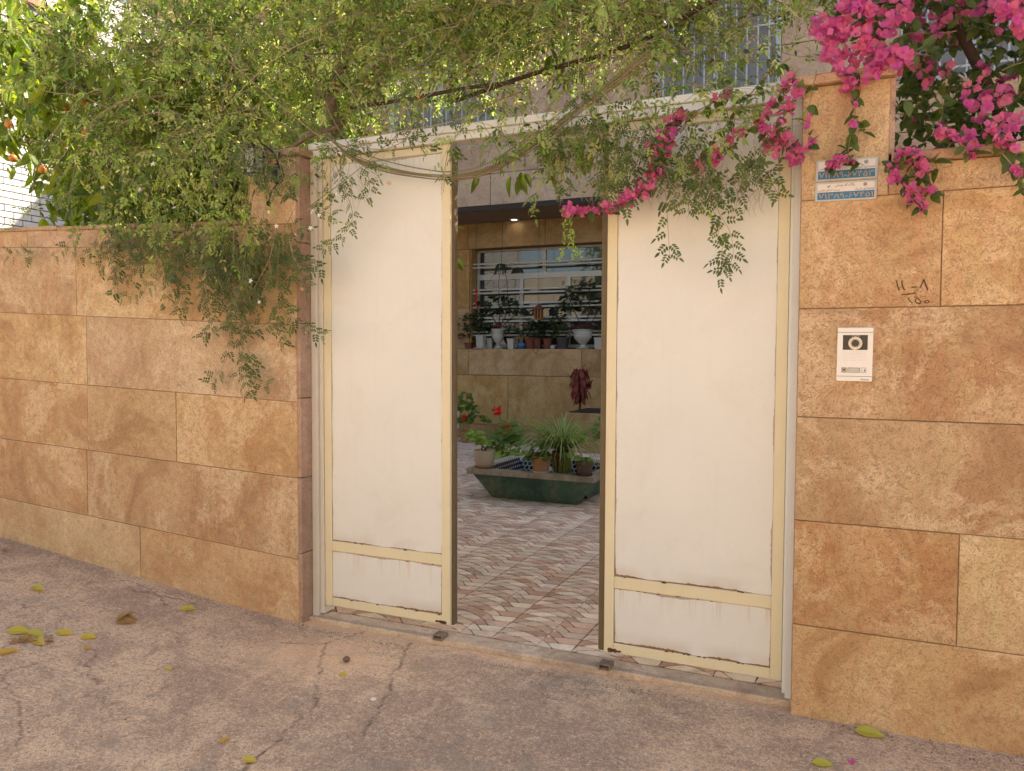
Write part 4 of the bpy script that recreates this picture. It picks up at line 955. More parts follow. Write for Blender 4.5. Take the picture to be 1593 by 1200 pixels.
# hanging sprays, left of the gate
HANG=[[(300,350),(318,375),(335,395),(350,430)],[(205,352),(190,362),(160,372)],[(130,350),(110,375),(85,395)],[(215,355),(240,390),(260,440),(255,480)],[(262,360),(285,395),(288,440),(278,485)],
 [(320,390),(338,430),(350,470),(357,520),(352,560),(330,592)],[(370,390),(378,440),(380,500),(372,545),(385,600),(388,615)],[(335,400),(345,450),(360,500),(357,515)],[(400,380),(395,430),(360,455),(372,490),(378,540),(372,580)],
 [(430,380),(432,430),(432,480),(440,530)],[(430,350),(420,400),(400,440),(385,470)],[(440,360),(460,395),(475,405),(500,415)],[(300,370),(270,400),(240,440),(190,462)],[(380,360),(370,400),(400,450),(470,505),(500,520)],
 [(360,510),(390,512),(430,500)],[(310,360),(305,410),(320,450),(330,500),(318,520)],[(350,350),(352,400),(345,450)],[(455,330),(440,370),(445,420),(460,430)],[(240,350),(215,385),(225,420)],[(410,330),(412,380),(420,420),(405,470)],
 [(385,540),(400,590),(415,600)],[(180,350),(150,385),(120,400)],[(60,395),(30,398),(10,396)],[(270,385),(262,420),(280,455),(292,478)]]
for pp in HANG: cane(pp,-.19,.0022,.034,True,None,1.05)
for i in range(64):   # extra thin leafy tips under the left mass
    x=rnd.uniform(165,465); y=rnd.uniform(330,385); L=rnd.uniform(30,110)*(1.2 if 300<x<450 else .8); dx=rnd.uniform(-35,35)
    cane([(x,y),(x+dx*.3,y+L*.5),(x+dx,y+L)],-.19+rnd.uniform(-.06,.05),.0018,.034,True,None,.95)
# over the narrow leaf and the gap
for pp in [[(520,250),(535,290),(548,330),(540,360),(505,385)],[(540,250),(530,270),(525,300)],[(560,240),(575,285),(570,310)],[(470,330),(490,325),(520,335)],[(610,205),(655,222),(670,235)],[(700,215),(706,245),(703,262)],
  [(870,190),(862,230),(850,262)],[(905,190),(925,240),(930,300)],[(925,150),(935,220),(942,280),(945,310)],[(940,140),(965,190),(955,250),(945,300)],[(985,190),(1000,215),(1010,250)],[(800,200),(790,240),(775,260)],[(520,215),(510,245),(500,262)],[(840,190),(870,250),(880,290),(882,300)]]:
    cane(pp,-.17,.0020,.035,True,None,.95)
# over the wide leaf
for pp in [[(1010,200),(1030,260),(1036,310),(1040,370),(1042,405)],[(1080,230),(1105,290),(1118,330),(1135,360),(1140,400),(1120,430)],[(1110,330),(1120,345),(1116,372)],[(1140,385),(1125,385),(1122,400)],[(960,260),(985,300),(975,320)],
  [(1000,240),(1060,270),(1110,285),(1160,290)],[(1060,180),(1070,215),(1060,250),(1075,290)],[(1110,250),(1105,300),(1100,325)],[(1130,260),(1150,290),(1145,320)],[(1085,260),(1075,300),(1070,330)],[(1000,200),(1015,235),(1045,275)],[(1040,250),(1055,290),(1060,315)],[(970,210),(975,240),(960,280)],[(1150,240),(1180,275),(1215,270)]]:
    cane(pp,-.16,.0018,.036,True,None,1.05)
for i in range(18):
    x=rnd.uniform(950,1200); y=rnd.uniform(215,270); L=rnd.uniform(20,60); dx=rnd.uniform(-20,20)
    cane([(x,y),(x+dx*.3,y+L*.5),(x+dx,y+L)],-.16+rnd.uniform(-.04,.03),.0014,.036,True,None,.9)
# bare dry flower stalks
for i in range(150):
    x=rnd.choice((rnd.uniform(950,1190),rnd.uniform(1080,1200),rnd.uniform(500,560),rnd.uniform(840,930))); y=rnd.uniform(255,310) if x>940 else rnd.uniform(230,290)
    a=[(x,y)]; 
    for k in range(3): a.append((a[-1][0]+rnd.uniform(-9,9),a[-1][1]+rnd.uniform(7,17)))
    cane(a,-.15+rnd.uniform(-.04,.02),.0011,0,tone=.3)
for pp in [[(360,215),(385,245),(400,270)],[(372,205),(395,235),(390,268),(398,290)],[(400,215),(415,250),(408,285)],[(380,230),(410,262),(425,300)],[(420,220),(435,255),(445,300)],[(350,240),(380,262),(405,268)],[(440,225),(452,262),(450,300)]]: cane(pp,-.31,.0018,.03,True,None,1.)
# header fringe
for i in range(36):
    px=rnd.uniform(660,1240); b=finterp(px,[660,800,1000,1240],[185,165,150,110]); p=atY(px,b+rnd.uniform(-15,35),-.14+rnd.uniform(-.08,.08))
    grow(p,Vector((rnd.uniform(-1,1),-.1,rnd.uniform(-1,.2))),rnd.uniform(.12,.4),.0014,.8,.8,.4,dr=.15)
for i in range(16):
    px=rnd.uniform(940,1200); p=atY(px,rnd.uniform(165,225),-.12+rnd.uniform(-.08,.05))
    grow(p,Vector((rnd.uniform(-1,1),-.1,rnd.uniform(-1,.1))),rnd.uniform(.12,.36),.0014,.75,.8,.4,dr=.1)
for i in range(26):
    px=rnd.uniform(850,960); p=atY(px,rnd.uniform(165,225),-.10+rnd.uniform(-.08,.15))
    grow(p,Vector((rnd.uniform(-1,1),-.1,rnd.uniform(-1,.1))),rnd.uniform(.12,.4),.0014,.8,.8,.4,dr=.1)
rnd.shuffle(near_leaves)
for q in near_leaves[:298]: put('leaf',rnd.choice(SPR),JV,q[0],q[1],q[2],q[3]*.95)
lv2=MB()
for q in near_leaves[298:]: sprig(lv2,tv(q[0]),q[1],q[2],.056*q[3],3,q[4]*.5+rnd.random()*.5)
o=stems.build('vine_stems',M['stem'],JV,smooth=True); o['kind']='stuff'
o=lv.build('small_leaves',M['jasmine'],JV); o['kind']='stuff'
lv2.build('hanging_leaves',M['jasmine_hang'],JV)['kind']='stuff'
o=dry.build('dry_leaves',M['jasmine_dry'],JV); o['kind']='stuff'
# trunk rising behind the pillar end of the gate
tk=MB(); P=curve_pts([(-2.74,.42,FLZ),(-2.70,.40,1.2),(-2.73,.33,2.3),(-2.68,.22,2.72),atY(515,150,.2),atY(545,60,.3),atY(540,-40,.4)],5)
tk.tube([tv(q) for q in P],[.05-.0009*i for i in range(len(P))],9); tk.build('trunk',M['bark'],JV,smooth=True)
tk=MB(); P=curve_pts([P[14],atY(500,120,.25),atY(440,60,.35),atY(400,-20,.4)],5); tk.tube([tv(q) for q in P],[.03-.0012*i for i in range(len(P))],8); tk.build('limb',M['bark_dark'],JV,smooth=True)
tk=MB(); P=curve_pts([atY(383,255,-.02),atY(412,236,-.06),atY(450,232,-.08),atY(478,212,-.04),atY(520,200,.05),atY(535,190,.1)],5); tk.tube([tv(q) for q in P],[.013]*len(P),6); tk.build('limb',M['bark'],JV,smooth=True)
# white flowers and faded ones
for px,py in [(217,295),(208,308),(282,302),(271,323),(285,326),(306,330),(329,322),(190,274),(238,255),(148,163),(383,163),(565,175),(707,162),(390,437),(523,303),(403,470),(262,290),(240,318),(300,352),(350,340),(372,300),(460,365),(485,330),(483,355),(496,335),(620,130),(1050,95),(312,312),(247,178),(170,120),(430,352),(330,365),(418,330),(160,292)]:
    Y=-.33+rnd.random()*.16; p=atY(px,py,Y); put('flower',rnd.choice(JFL),JV,p,rdir(),Vector((0,-1,.2))+rdir()*.5,rnd.uniform(.6,1.1))
for px,py in [(650,150),(660,165),(672,162),(655,190),(665,198),(680,120),(640,128),(350,105),(355,115),(180,300),(190,310),(215,256),(470,450),(1150,150),(605,285),(598,278),(360,108),(345,100),(420,370)]:
    p=atY(px,py,-.30); put('flower',rnd.choice(DFL),JV,p,rdir(),Vector((0,-1,.2))+rdir()*.5,rnd.uniform(.9,1.5))
# a few big drooping leaves of the climber in full sun
big=protos('broad_leaf',leafmat('broad_leaf_mat',[(.09,.14,.02),(.14,.18,.03)],.4,.4),lambda m,a:blade(m,O0,ex,ez,.11,.042,a,.2,.25+.2*a,0,3),3)
for px,py,Y in [(806,272,.35),(818,276,.35),(800,275,.37),(862,232,.3),(870,240,.3),(878,236,.32),(905,245,.3),(912,240,.3),(868,262,.3),(850,215,.3),(742,280,.38),(655,60,.2),(860,80,.2),(555,130,.2),(530,120,.25),(880,95,.3)]:
    p=atY(px,py,Y); [put('broad_leaf',rnd.choice(big),JV,p+rdir()*.02,Vector((rnd.uniform(-.6,.6),rnd.uniform(-.3,.3),-1)),Vector((.3,-1,.2))+rdir()*.9,rnd.uniform(.6,1.05)) for _ in (0,1)]
# green trailing tip in the gap
m=MB()
for pp in [[(880,335),(878,360),(876,385),(872,402)],[(890,338),(889,360),(888,380),(892,398)],[(884,350),(896,385),(905,398)]]:
    P=cane(pp,-.13,.0018); 
    for i in range(1,len(P)):
        for k in range(2): blade(m,tv(P[i]),rdir()+Vector((0,0,-.4)),Vector((0,-1,.3))+rdir()*.4,.022,.009,rnd.random())
m.build('trailing_leaves',M['geranlight'],JV)['kind']='stuff'
# ------------------------------------------------------------------ orange tree
OT=thing('orange_tree','orange tree with broad drooping backlit leaves and small fruit above the left wall','tree',(-5.3,1.35,FLZ))
def to(p): return Vector(p)-OT.location
tk=MB(); P=curve_pts([(-5.3,1.35,FLZ),(-5.27,1.3,1.3),(-5.15,1.25,2.1),(-4.9,1.1,2.9),(-4.7,1.0,3.6)],5); tk.tube([to(q) for q in P],[.075-.0022*i for i in range(len(P))],9); tk.build('trunk',M['bark_dark'],OT,smooth=True)
cand=[];ctw=MB()
limbs=[[(-5.15,1.25,2.1),(-5.6,1.0,2.9),(-5.9,.8,3.6),(-6.1,.7,4.2)],[(-5.1,1.2,2.3),(-4.6,1.1,2.9),(-4.0,.9,3.3),(-3.5,.8,3.7)],[(-4.9,1.1,2.9),(-4.9,.5,3.4),(-5.0,.1,3.8)],[(-5.2,1.3,1.9),(-4.7,.9,2.5),(-4.3,.5,2.9),(-4.0,.3,3.4)],[(-5.2,1.3,2.0),(-5.9,1.5,2.7),(-6.6,1.4,3.4)],[(-4.7,1.0,3.6),(-4.2,.8,4.1),(-3.6,.8,4.3)]]
for L in limbs:
    P=curve_pts(L,6); m=MB(); m.tube([to(q) for q in P],[.03*(1-.7*i/len(P)) for i in range(len(P))],7); m.build('limb',M['bark_dark'],OT,smooth=True)
    for q in P[4:]:
        for k in range(5):
            d=rdir(); d.z-=.1; d.normalize(); T=[q]
            for j in range(7): d=(d+rdir()*.35+Vector((0,0,-.16))).normalized(); T.append(T[-1]+d*.085)
            ctw.tube([to(t) for t in T],[.005*(1-.1*j) for j in range(8)],4,cap=False)
            for t in T[1:]:
                for u in range(2): cand.append(t)
ctw.build('twigs',M['bark_dark'],OT)['kind']='stuff'
cl=MB(); sel=[]
for t in cand:
    d=Vector((rnd.uniform(-.6,.6),rnd.uniform(-.6,.6),rnd.uniform(-1.2,-.15))); n=rdir()+Vector((.3,-.4,.5)); s=rnd.uniform(.65,1.15)
    sel.append((t,d,n,s))
for i in range(900):   # fills the crown's lower hem, seen against the white wall
    x=rnd.uniform(-6.4,-3.1); y=rnd.uniform(.3,1.7); z=rnd.uniform(2.75,4.2)
    if (x+4.6)**2/3.2+(z-3.7)**2/1.1>1.25: continue
    if z<3.0 and rnd.random()<.6: continue
    sel.append((Vector((x,y,z)),Vector((rnd.uniform(-.5,.5),rnd.uniform(-.5,.5),-1)),rdir()+Vector((.3,-.4,.4)),rnd.uniform(.65,1.15)))
sel.sort(key=lambda q:q[0].y)
for q in sel[:290]: put('leaf',rnd.choice(CIT),OT,*q)
for t,d,n,s in sel[290:]: blade(cl,to(t),d,n,.145*s,.066*s,rnd.random(),.14,rnd.uniform(.05,.4),0,3)
cl.build('crown_leaves',M['citrus'],OT)['kind']='stuff'
m=MB(); m.ball((0,0,0),.029,14,sz=.95); m.tube([(0,0,.032),(.002,0,.045)],.003,5); om=m.mesh('orange',M['orange_fruit'],True)
for px,py in [(240,77),(157,96),(80,72),(133,161),(104,167),(153,183),(159,188),(80,154),(134,207),(14,194),(20,246),(66,264),(60,110),(118,40)]:
    p=atY(px,py,.25+rnd.random()*.3); link('orange',om,OT,to(p))
# dense evergreen behind the pillar and beside the courtyard, dark behind the vine
def bush(name,label,cat,c,r,nleaf,mat,L=.09,Wd=.035,group=None):
    T=thing(name,label,cat,(c[0],c[1],FLZ),group); m=MB()
    tk=MB(); tk.tube([(0,0,0),(.02,.02,(c[2]-FLZ)*.5),(0,0,c[2]-FLZ)],[.05,.04,.02],8); tk.build('trunk',M['bark_dark'],T,smooth=True)
    lump=[(rdir()*.6,rnd.uniform(.3,.5)) for _ in range(14)]
    for i in range(nleaf):
        a,rr=rnd.choice(lump); d=rdir()*rr*rnd.uniform(.6,1.)+a; p=Vector((d.x*r[0],d.y*r[1],d.z*r[2]+c[2]-FLZ))
        if p.z<.25: continue
        blade(m,p,rdir()+Vector((0,0,-.4)),rdir()+Vector((0,0,.8)),L*rnd.uniform(.6,1.2),Wd,rnd.random(),.14,.2,0,2)
    m.build('crown_leaves',mat,T)['kind']='stuff'; return T
bush('courtyard_shrub','dark green shrub behind the header at the left end of the gate','shrub',(-3.6,1.9,2.5),(.75,.6,1.1),2600,M['citrus'],.11,.05)
bush('courtyard_shrub','dense green shrub behind the left garden wall below the orange tree','shrub',(-4.6,1.3,1.9),(1.1,.5,.85),2200,M['citrus'],.11,.05)
# ------------------------------------------------------------------ bougainvillea
BV=thing('bougainvillea','bougainvillea with magenta bracts spilling over the right pillar and wall','climbing plant',(.75,.45,FLZ))
def tb(p): return Vector(p)-BV.location
bl=MB(); bs=MB(); bb=MB(); BLc=[]; BRc=[]
tk=MB(); P=curve_pts([(.75,.45,FLZ),(.72,.5,1.3),(.6,.42,2.3),(.35,.3,2.9),(.1,.2,3.3)],5); tk.tube([tb(q) for q in P],[.035-.001*i for i in range(len(P))],8); tk.build('trunk',M['bark_dark'],BV,smooth=True)
def bshoot(P,r=.003,leaf=.03,br=0.,brsz=1.,spread=.03,lf=1.):
    bs.tube([tb(q) for q in P],[r*(1-.5*i/len(P)) for i in range(len(P))],5,0,.1,cap=False); acc=0
    for i in range(1,len(P)):
        acc+=(P[i]-P[i-1]).length
        if acc>leaf:
            acc=0
            for k in range(2):
                if rnd.random()<lf: BLc.append((P[i],rdir()+Vector((0,-.2,-.3)),Vector((0,-.7,.6))+rdir()*.6,rnd.uniform(.6,1.15)))
            if rnd.random()<br:
                for k in range(rnd.randint(3,6)): BRc.append((P[i]+rdir()*spread*rnd.random()+Vector((0,-.012,0)),rdir(),Vector((0,-1,.1))+rdir()*.8,rnd.uniform(.7,1.15)*brsz))
def bpx(pp,Y): return curve_pts([atY(a,b,Y) for a,b in pp],6)
# sprays seen against gate and pillar
bshoot(bpx([(1230,90),(1190,120),(1150,170),(1110,220),(1090,255)],-.13),.0035,.035,.25)
bshoot(bpx([(1240,110),(1210,150),(1180,190),(1140,215),(1112,240)],-.15),.003,.03,.7)
bshoot(bpx([(1250,130),(1225,170),(1215,205),(1240,235),(1262,225)],-.16),.003,.03,.8)
bshoot(bpx([(1180,190),(1200,215),(1230,232),(1225,250)],-.15),.003,.028,.8)
bshoot(bpx([(1150,140),(1100,165),(1062,185),(1050,200)],-.14),.003,.03,.45)
bshoot(bpx([(1070,170),(1045,195),(1030,220),(1040,240)],-.14),.003,.03,.8)
bshoot(bpx([(1060,200),(1025,240),(1015,265),(1012,290),(980,305)],-.15),.0025,.026,.85)
bshoot(bpx([(1010,285),(980,312),(950,325),(915,328),(882,330)],-.14),.0025,.022,.95)
bshoot(bpx([(1270,110),(1262,150),(1255,190),(1262,215)],-.14),.002,.05,.12)
bshoot(bpx([(1325,100),(1328,140),(1330,180),(1322,220),(1318,250)],-.15),.003,.03,.45)
bshoot(bpx([(1330,180),(1340,200),(1348,215)],-.14),.002,.03,.2)
bshoot(bpx([(1315,235),(1330,250),(1345,258)],-.15),.002,.02,.4)
bshoot(bpx([(1318,235),(1300,250),(1290,262)],-.15),.002,.02,.7)
bshoot(bpx([(1400,232),(1393,260),(1388,280)],-.15),.003,.022,.95)
bshoot(bpx([(1410,232),(1430,262),(1440,290),(1450,305)],-.15),.003,.024,.85)
bshoot(bpx([(1395,270),(1415,300),(1435,322)],-.16),.003,.022,.9)
bshoot(bpx([(1420,235),(1450,250),(1460,265)],-.14),.0025,.026,.2)
bshoot(bpx([(1450,200),(1480,215),(1500,228),(1515,240)],-.16),.003,.02,.9)
bshoot(bpx([(1530,190),(1550,215),(1575,230),(1590,250)],-.16),.003,.02,.6)
bshoot(bpx([(1560,240),(1588,275),(1592,300)],-.18),.003,.02,.6)
# body of the plant
for i in range(800):
    x=rnd.uniform(.06,1.5); y=rnd.uniform(-.02,.75); z=rnd.uniform(2.3,3.75) if x>.14 else rnd.uniform(2.75,3.6)
    if x<.14 and z<2.9: continue
    d=rdir(); d.z=d.z*.6-.1; P=[Vector((x,y,z))]
    for k in range(7): d=(d+rdir()*.35+Vector((0,0,-.06))).normalized(); P.append(P[-1]+d*.035)
    if x>.1: P=[p if p.y>-.12 else Vector((p.x,-.12,p.z)) for p in P]
    bshoot(P,.0022,.03,.03+(.10 if z>3.0 else .01),.95,.03,1.)
def cluster(px,py,rx,ry,n,Y=-.12,sz=1.2):
    for i in range(n):
        a=rnd.uniform(0,6.283); q=math.sqrt(rnd.random()); 
        p=atY(px+rx*q*math.cos(a),py+ry*q*math.sin(a),Y+rnd.uniform(-.07,.10)); BRc.append((p,rdir(),Vector((0,-1,.1))+rdir()*.8,rnd.uniform(.8,1.2)*sz))
for a in [(1320,80,42,38,56),(1300,50,35,22,22),(1375,15,50,24,44),(1370,60,40,30,30),(1385,95,32,18,36),(1345,110,25,16,22),(1280,45,22,18,18),(1575,10,30,24,45),(1590,40,16,16,12),(1318,135,14,12,9),(1500,20,40,18,16,.15),(1440,40,40,30,24,.2),(1450,110,40,30,14,.1),(1530,150,40,35,26,.0),(1575,190,20,20,12),(1500,215,25,12,12),(1330,10,30,14,24),(1220,215,16,12,10),(1205,232,12,10,6),(1240,240,14,16,12),(1110,250,14,10,10),(1090,262,10,8,6),(1017,230,12,8,8),(1040,220,12,8,8),(1023,268,12,10,10),(1000,295,14,12,12),(975,310,12,8,8),(945,325,14,8,10),(888,328,10,7,7)]:
    cluster(*a)
rnd.shuffle(BLc); BRc.sort(key=lambda q:q[0].y)
for q in BLc[:290]: put('leaf',rnd.choice(BLF),BV,*q)
for t,d,n,s in BLc[290:]: blade(bl,tb(t),d,n,.052*s,.033*s,rnd.random(),.1,rnd.uniform(.1,.4),0,3)
for q in BRc[:295]: put('bract',rnd.choice(BRC),BV,*q)
for t,d,n,s in BRc[295:]:
    mm=MB(); bract(mm,O0,n,.0225*s,rnd.random()); k=rnd.random()
    bb.add([tuple(Vector(v)+tb(t)) for v in mm.v],mm.f,0,k)
bl.build('crown_leaves',M['boug'],BV)['kind']='stuff'; bb.build('bracts_massed',M['bract'],BV)['kind']='stuff'; bs.build('shoots',M['stem'],BV,smooth=True)['kind']='stuff'
# two large dark leaves hanging over the right wall
BGL=protos('large_leaf',M['boug'],lambda m,a:blade(m,O0,ex,ez,.10,.08,a,.1,.2,0,3),2)
for px,py,s in ((1565,235,.7),(1585,255,.6)):
    put('large_leaf',rnd.choice(BGL),BV,atY(px,py,-.17),Vector((rnd.uniform(-.4,.4),-.1,-1)),Vector((.2,-1,.2)),s)
# ------------------------------------------------------------------ garden pond (low tapered basin) and its pots
RZ=.31
for _ in range(200):
    if (atZ(728,728,RZ).y+atZ(922,744,RZ).y)/2>3.37: RZ+=.002
fl=atZ(770,775,FLZ); fr=atZ(905,785,FLZ)
A=atZ(728,728,RZ); B=atZ(922,744,RZ); Bk=atZ(808,705,RZ)
y0=(A.y+B.y)/2-.0; xl_,xr_=A.x,B.x; DY=1.15
PD=thing('garden_pond','low tapered green pond basin with grey rim and hexagon tiles inside','pond',((xl_+xr_)/2,y0+DY/2,FLZ))
cx0,cy0=(xl_+xr_)/2,y0+DY/2; hw=(xr_-xl_)/2; hd=DY/2; h=RZ-FLZ; bw_=(fr.x-fl.x)/2
def ring(hx,hy,z,ox=0): return [(-hx+ox,-hy,z),(hx+ox,-hy,z),(hx+ox,hy,z),(-hx+ox,hy,z)]
sk=MB(); a=ring(bw_,hd-.16,0.0); b=ring(hw-.045,hd-.045,h-.052); sk.add(a+b,[(0,1,5,4),(1,2,6,5),(2,3,7,6),(3,0,4,7)]); sk.build('basin',M['pondgreen'],PD)
rm=MB(); o1=ring(hw,hd,h-.052); o2=ring(hw,hd,h); i2=ring(hw-.115,hd-.115,h); i1=ring(hw-.115,hd-.115,h-.052); u1=ring(hw-.05,hd-.05,h-.053)
rm.add(o1+o2+i2+i1+u1,[(k,(k+1)%4,4+(k+1)%4,4+k) for k in range(4)]+[(4+k,4+(k+1)%4,8+(k+1)%4,8+k) for k in range(4)]+[(8+k,8+(k+1)%4,12+(k+1)%4,12+k) for k in range(4)]+[(k,16+k,16+(k+1)%4,(k+1)%4) for k in range(4)])
rm.build('rim',M['rim'],PD)
ins=MB(); t4=ring(hw-.116,hd-.116,h-.001); b4=ring(bw_-.05,hd-.24,.03); ins.add(t4+b4,[(4+k,4+(k+1)%4,(k+1)%4,k) for k in range(4)]+[(4,5,6,7)]); ins.build('lining',M['tilewhite'],PD)
# hexagon tiles on the inner faces
hx=[]
def hexface(p0,u,v,nn,w,hh,s=.052):
    u=u.normalized(); v=v.normalized(); nrm=u.cross(v).normalized()
    if nrm.dot(nn)<0: nrm=-nrm
    r=0; y=s*.55
    while y<hh-s*.3:
        x=s*.6+(s*.5 if r%2 else 0)
        while x<w-s*.4:
            hx.append((p0+u*x+v*y+nrm*.001,u,v,nrm,s)); x+=s
        y+=s*.87; r+=1
T=[Vector(p) for p in t4]; Bq=[Vector(p) for p in b4]
for k in (2,3,1,0):
    p=T[k]; q=T[(k+1)%4]; dn=(Bq[k]+Bq[(k+1)%4])/2-(p+q)/2
    ctr=Vector((0,0,h)); hexface(p,q-p,dn,ctr-(p+q)/2,(q-p).length,dn.length)
hb=MB(); cnt=0
for k,(c,u,v,nrm,s) in enumerate(hx):
    mt=M['tilenavy'] if rnd.random()<.93 else M['tilewhite']
    m=MB(); r=s*.47; ring6=[c+(u*math.sin(i*math.pi/3)+v*math.cos(i*math.pi/3))*r for i in range(6)]
    m.add([*(p+nrm*.003 for p in ring6),*ring6],[(0,1,2,3,4,5)]+[(i,6+i,6+(i+1)%6,(i+1)%6) for i in range(6)])
    if k<296: m.build('hexagon_tile',mt,PD)
    else: hb.add(m.v,m.f,0)
if hb.v: hb.build('hexagon_tiles_beyond',M['tilenavy'],PD)['kind']='stuff'
# ------------------------------------------------------------------ pots
def potlathe(m,r1,r0,h,rim=.008,th=.006,n=28):
    m.lathe([(r0,.0),(r1-rim*.2,h-.028 if h>.1 else h*.75),(r1+rim,h-.026 if h>.1 else h*.77),(r1+rim,h),(r1-th,h),(r1-th-.002,h-.02),(r0*.5,h-.02)],n=n)
    m.lathe([(0,.001),(r0,0)],n=n)
def leafball(m,c,r,n,L,W_,flat=1.,mi=0,tone=None,seg=3,cup=.15):
    for i in range(n):
        d=rdir(); d.z=abs(d.z)*1.1-.25; p=Vector(c)+Vector((d.x*r,d.y*r,d.z*r*flat))*rnd.uniform(.55,1.)
        blade(m,p,Vector((d.x,d.y,-.25))+rdir()*.5,Vector((0,-.35,1))+rdir()*.45,L*rnd.uniform(.7,1.15),W_*rnd.uniform(.8,1.1),rnd.random() if tone is None else tone,.05,cup,mi,seg)
def potted(label,x,y,z,r1,r0,h,mat,saucer=None,cat='potted plant',group=None,name='potted_plant',rim=.006,prof=None):
    T=thing(name,label,cat,(x,y,z),group); z0=0
    if saucer is not None:
        m=MB(); m.lathe([(0,.0),(r0*1.15,.0),(r0*1.35,.018),(r0*1.30,.018),(r0*1.1,.006),(0,.006)],n=28); m.build('saucer',saucer,T,smooth=False); z0=.0065
    m=MB()
    if prof: m.lathe([(a,b) for a,b in prof],n=28)
    else: potlathe(m,r1,r0,h,rim)
    P=m.build('pot',mat,T,smooth=True); P.location=(0,0,z0)
    try:
        for p in P.data.polygons: p.use_smooth=True
        P.data.set_sharp_from_angle(angle=R(40))
    except Exception: pass
    m=MB(); m.lathe([(0,h-.018),(r1-.008,h-.022)],n=20); m.build('soil',M['soil'],T).location=(0,0,z0)
    return T
def fol(T,name,fn,mat):
    m=MB(); fn(m); o=m.build(name,mat,T); o['kind']='stuff' if len(m.f)>400 else 'thing'
    if o['kind']=='thing': del o['kind']
    return o
def stems_(T,pts,r=.004,mat=None):
    m=MB()
    for P in pts: m.tube(curve_pts(P,4),r,5)
    m.build('stem',mat or M['bark'],T,smooth=True)
RY=y0+.06
def xz(px,py,z,Y): p=atY(px,py,Y); return p.x
# white glazed pot with leaning geranium
T=potted('cream glazed pot with leaning pale geranium on the left pond corner',atY(752,725,RY+.03).x,RY+.05,RZ,.108,.075,.17,M['ceramic'],M['terra'],'potted plant',None,'potted_plant',.0,[(.070,0),(.088,.03),(.100,.08),(.107,.165),(.108,.172),(.100,.172),(.098,.15),(.05,.15)])
stems_(T,[[(0,0,.15),(-.03,0,.19),(-.02,0,.22),(-.06,0,.28)],[(.03,0,.15),(.0,0,.2),(-.05,0,.24)],[(-.01,0,.15),(.03,0,.2),(.05,0,.22)]],.008)
fol(T,'foliage',lambda m:(leafball(m,(-.10,0,.29),.10,46,.055,.055,.8),leafball(m,(.0,0,.25),.08,26,.055,.055,.6),leafball(m,(-.12,-.02,.35),.06,14,.05,.05,.6)),M['geranlight'])
# terracotta pot
T=potted('terracotta pot with curly geranium on a white saucer, middle of the pond rim',atY(840,728,RY).x,RY+.03,RZ,.098,.070,.155,M['terra'],M['white'])
stems_(T,[[(0,0,.12),(.02,0,.18),(-.02,0,.24)]],.006)
fol(T,'foliage',lambda m:(leafball(m,(-.02,0,.16),.12,60,.06,.062,.8),leafball(m,(.02,-.02,.26),.10,46,.055,.05,.9),leafball(m,(-.1,0,.14),.07,18,.055,.055,.7)),M['geran'])
# brown plastic pot
T=potted('brown plastic pot with large pale leaves near the right pond end',atY(908,733,RY).x,RY+.02,RZ,.082,.062,.125,M['brownplastic'],M['brownplastic'])
stems_(T,[[(0,0,.1),(-.04,0,.2),(-.08,0,.30)],[(0,0,.1),(-.07,0,.15),(-.12,0,.19)],[(0,0,.1),(.02,0,.15)]],.004,M['stem'])
def f_(m):
    for x,z,s in ((-.14,.34,.11),(-.05,.31,.12),(-.17,.19,.10),(-.10,.17,.09),(-.08,.36,.08),(.03,.15,.06),(-.03,.14,.06)):
        blade(m,Vector((x,-.02,z)),Vector((rnd.uniform(.2,1),-.2,rnd.uniform(-.2,.4))),Vector((0,-.8,.6)),s,s*.8,rnd.random(),.05,.15,0,3)
fol(T,'foliage',f_,M['geranlight']); fol(T,'foliage',lambda m:leafball(m,(.02,0,.14),.06,18,.04,.04),M['geran'])
# spider plant in red pot inside the pond
px_=atY(868,690,y0+.30).x
T=potted('big arching spider plant in a red clay pot standing in the pond',px_,y0+.42,FLZ+.032,.10,.075,.44,M['terra_red'])
def spider(m,n=150,L0=.5,L1=.95,z=.43):
    for i in range(n):
        a=rnd.uniform(0,6.283); L=rnd.uniform(L0,L1); up=rnd.uniform(.55,1.5); w_=rnd.uniform(.009,.016); P=[]; d=Vector((math.cos(a),math.sin(a),up)).normalized(); p=Vector((math.cos(a)*.03,math.sin(a)*.03,z)); s=d.cross(Vector((0,0,1))).normalized()
        k=8; V=[];F=[]; tone=rnd.random()
        for j in range(k+1):
            t=j/k; ww=w_*(1-t**3)*.5+.0004; V+=[p+s*ww,p-s*ww]; p=p+d*(L/k); d=(d+Vector((0,0,-.17-.06*t))).normalized()
        for j in range(k): F.append((2*j,2*j+1,2*j+3,2*j+2))
        m.add(V,F,0,tone)
fol(T,'foliage',lambda m:spider(m,340),M['blade'])
def hangb(m):
    for i in range(26):
        x=rnd.uniform(-.06,.16); y=rnd.uniform(-.24,-.06); V=[];F=[]; p=Vector((x,y,rnd.uniform(.33,.46))); w_=.005
        for j in range(6): V+=[p+Vector((w_,0,0)),p-Vector((w_,0,0))]; p=p+Vector((rnd.uniform(-.012,.012),-.002,-.045))
        for j in range(5): F.append((2*j,2*j+1,2*j+3,2*j+2))
        m.add(V,F,0,rnd.random())
fol(T,'runner',hangb,M['blade'])
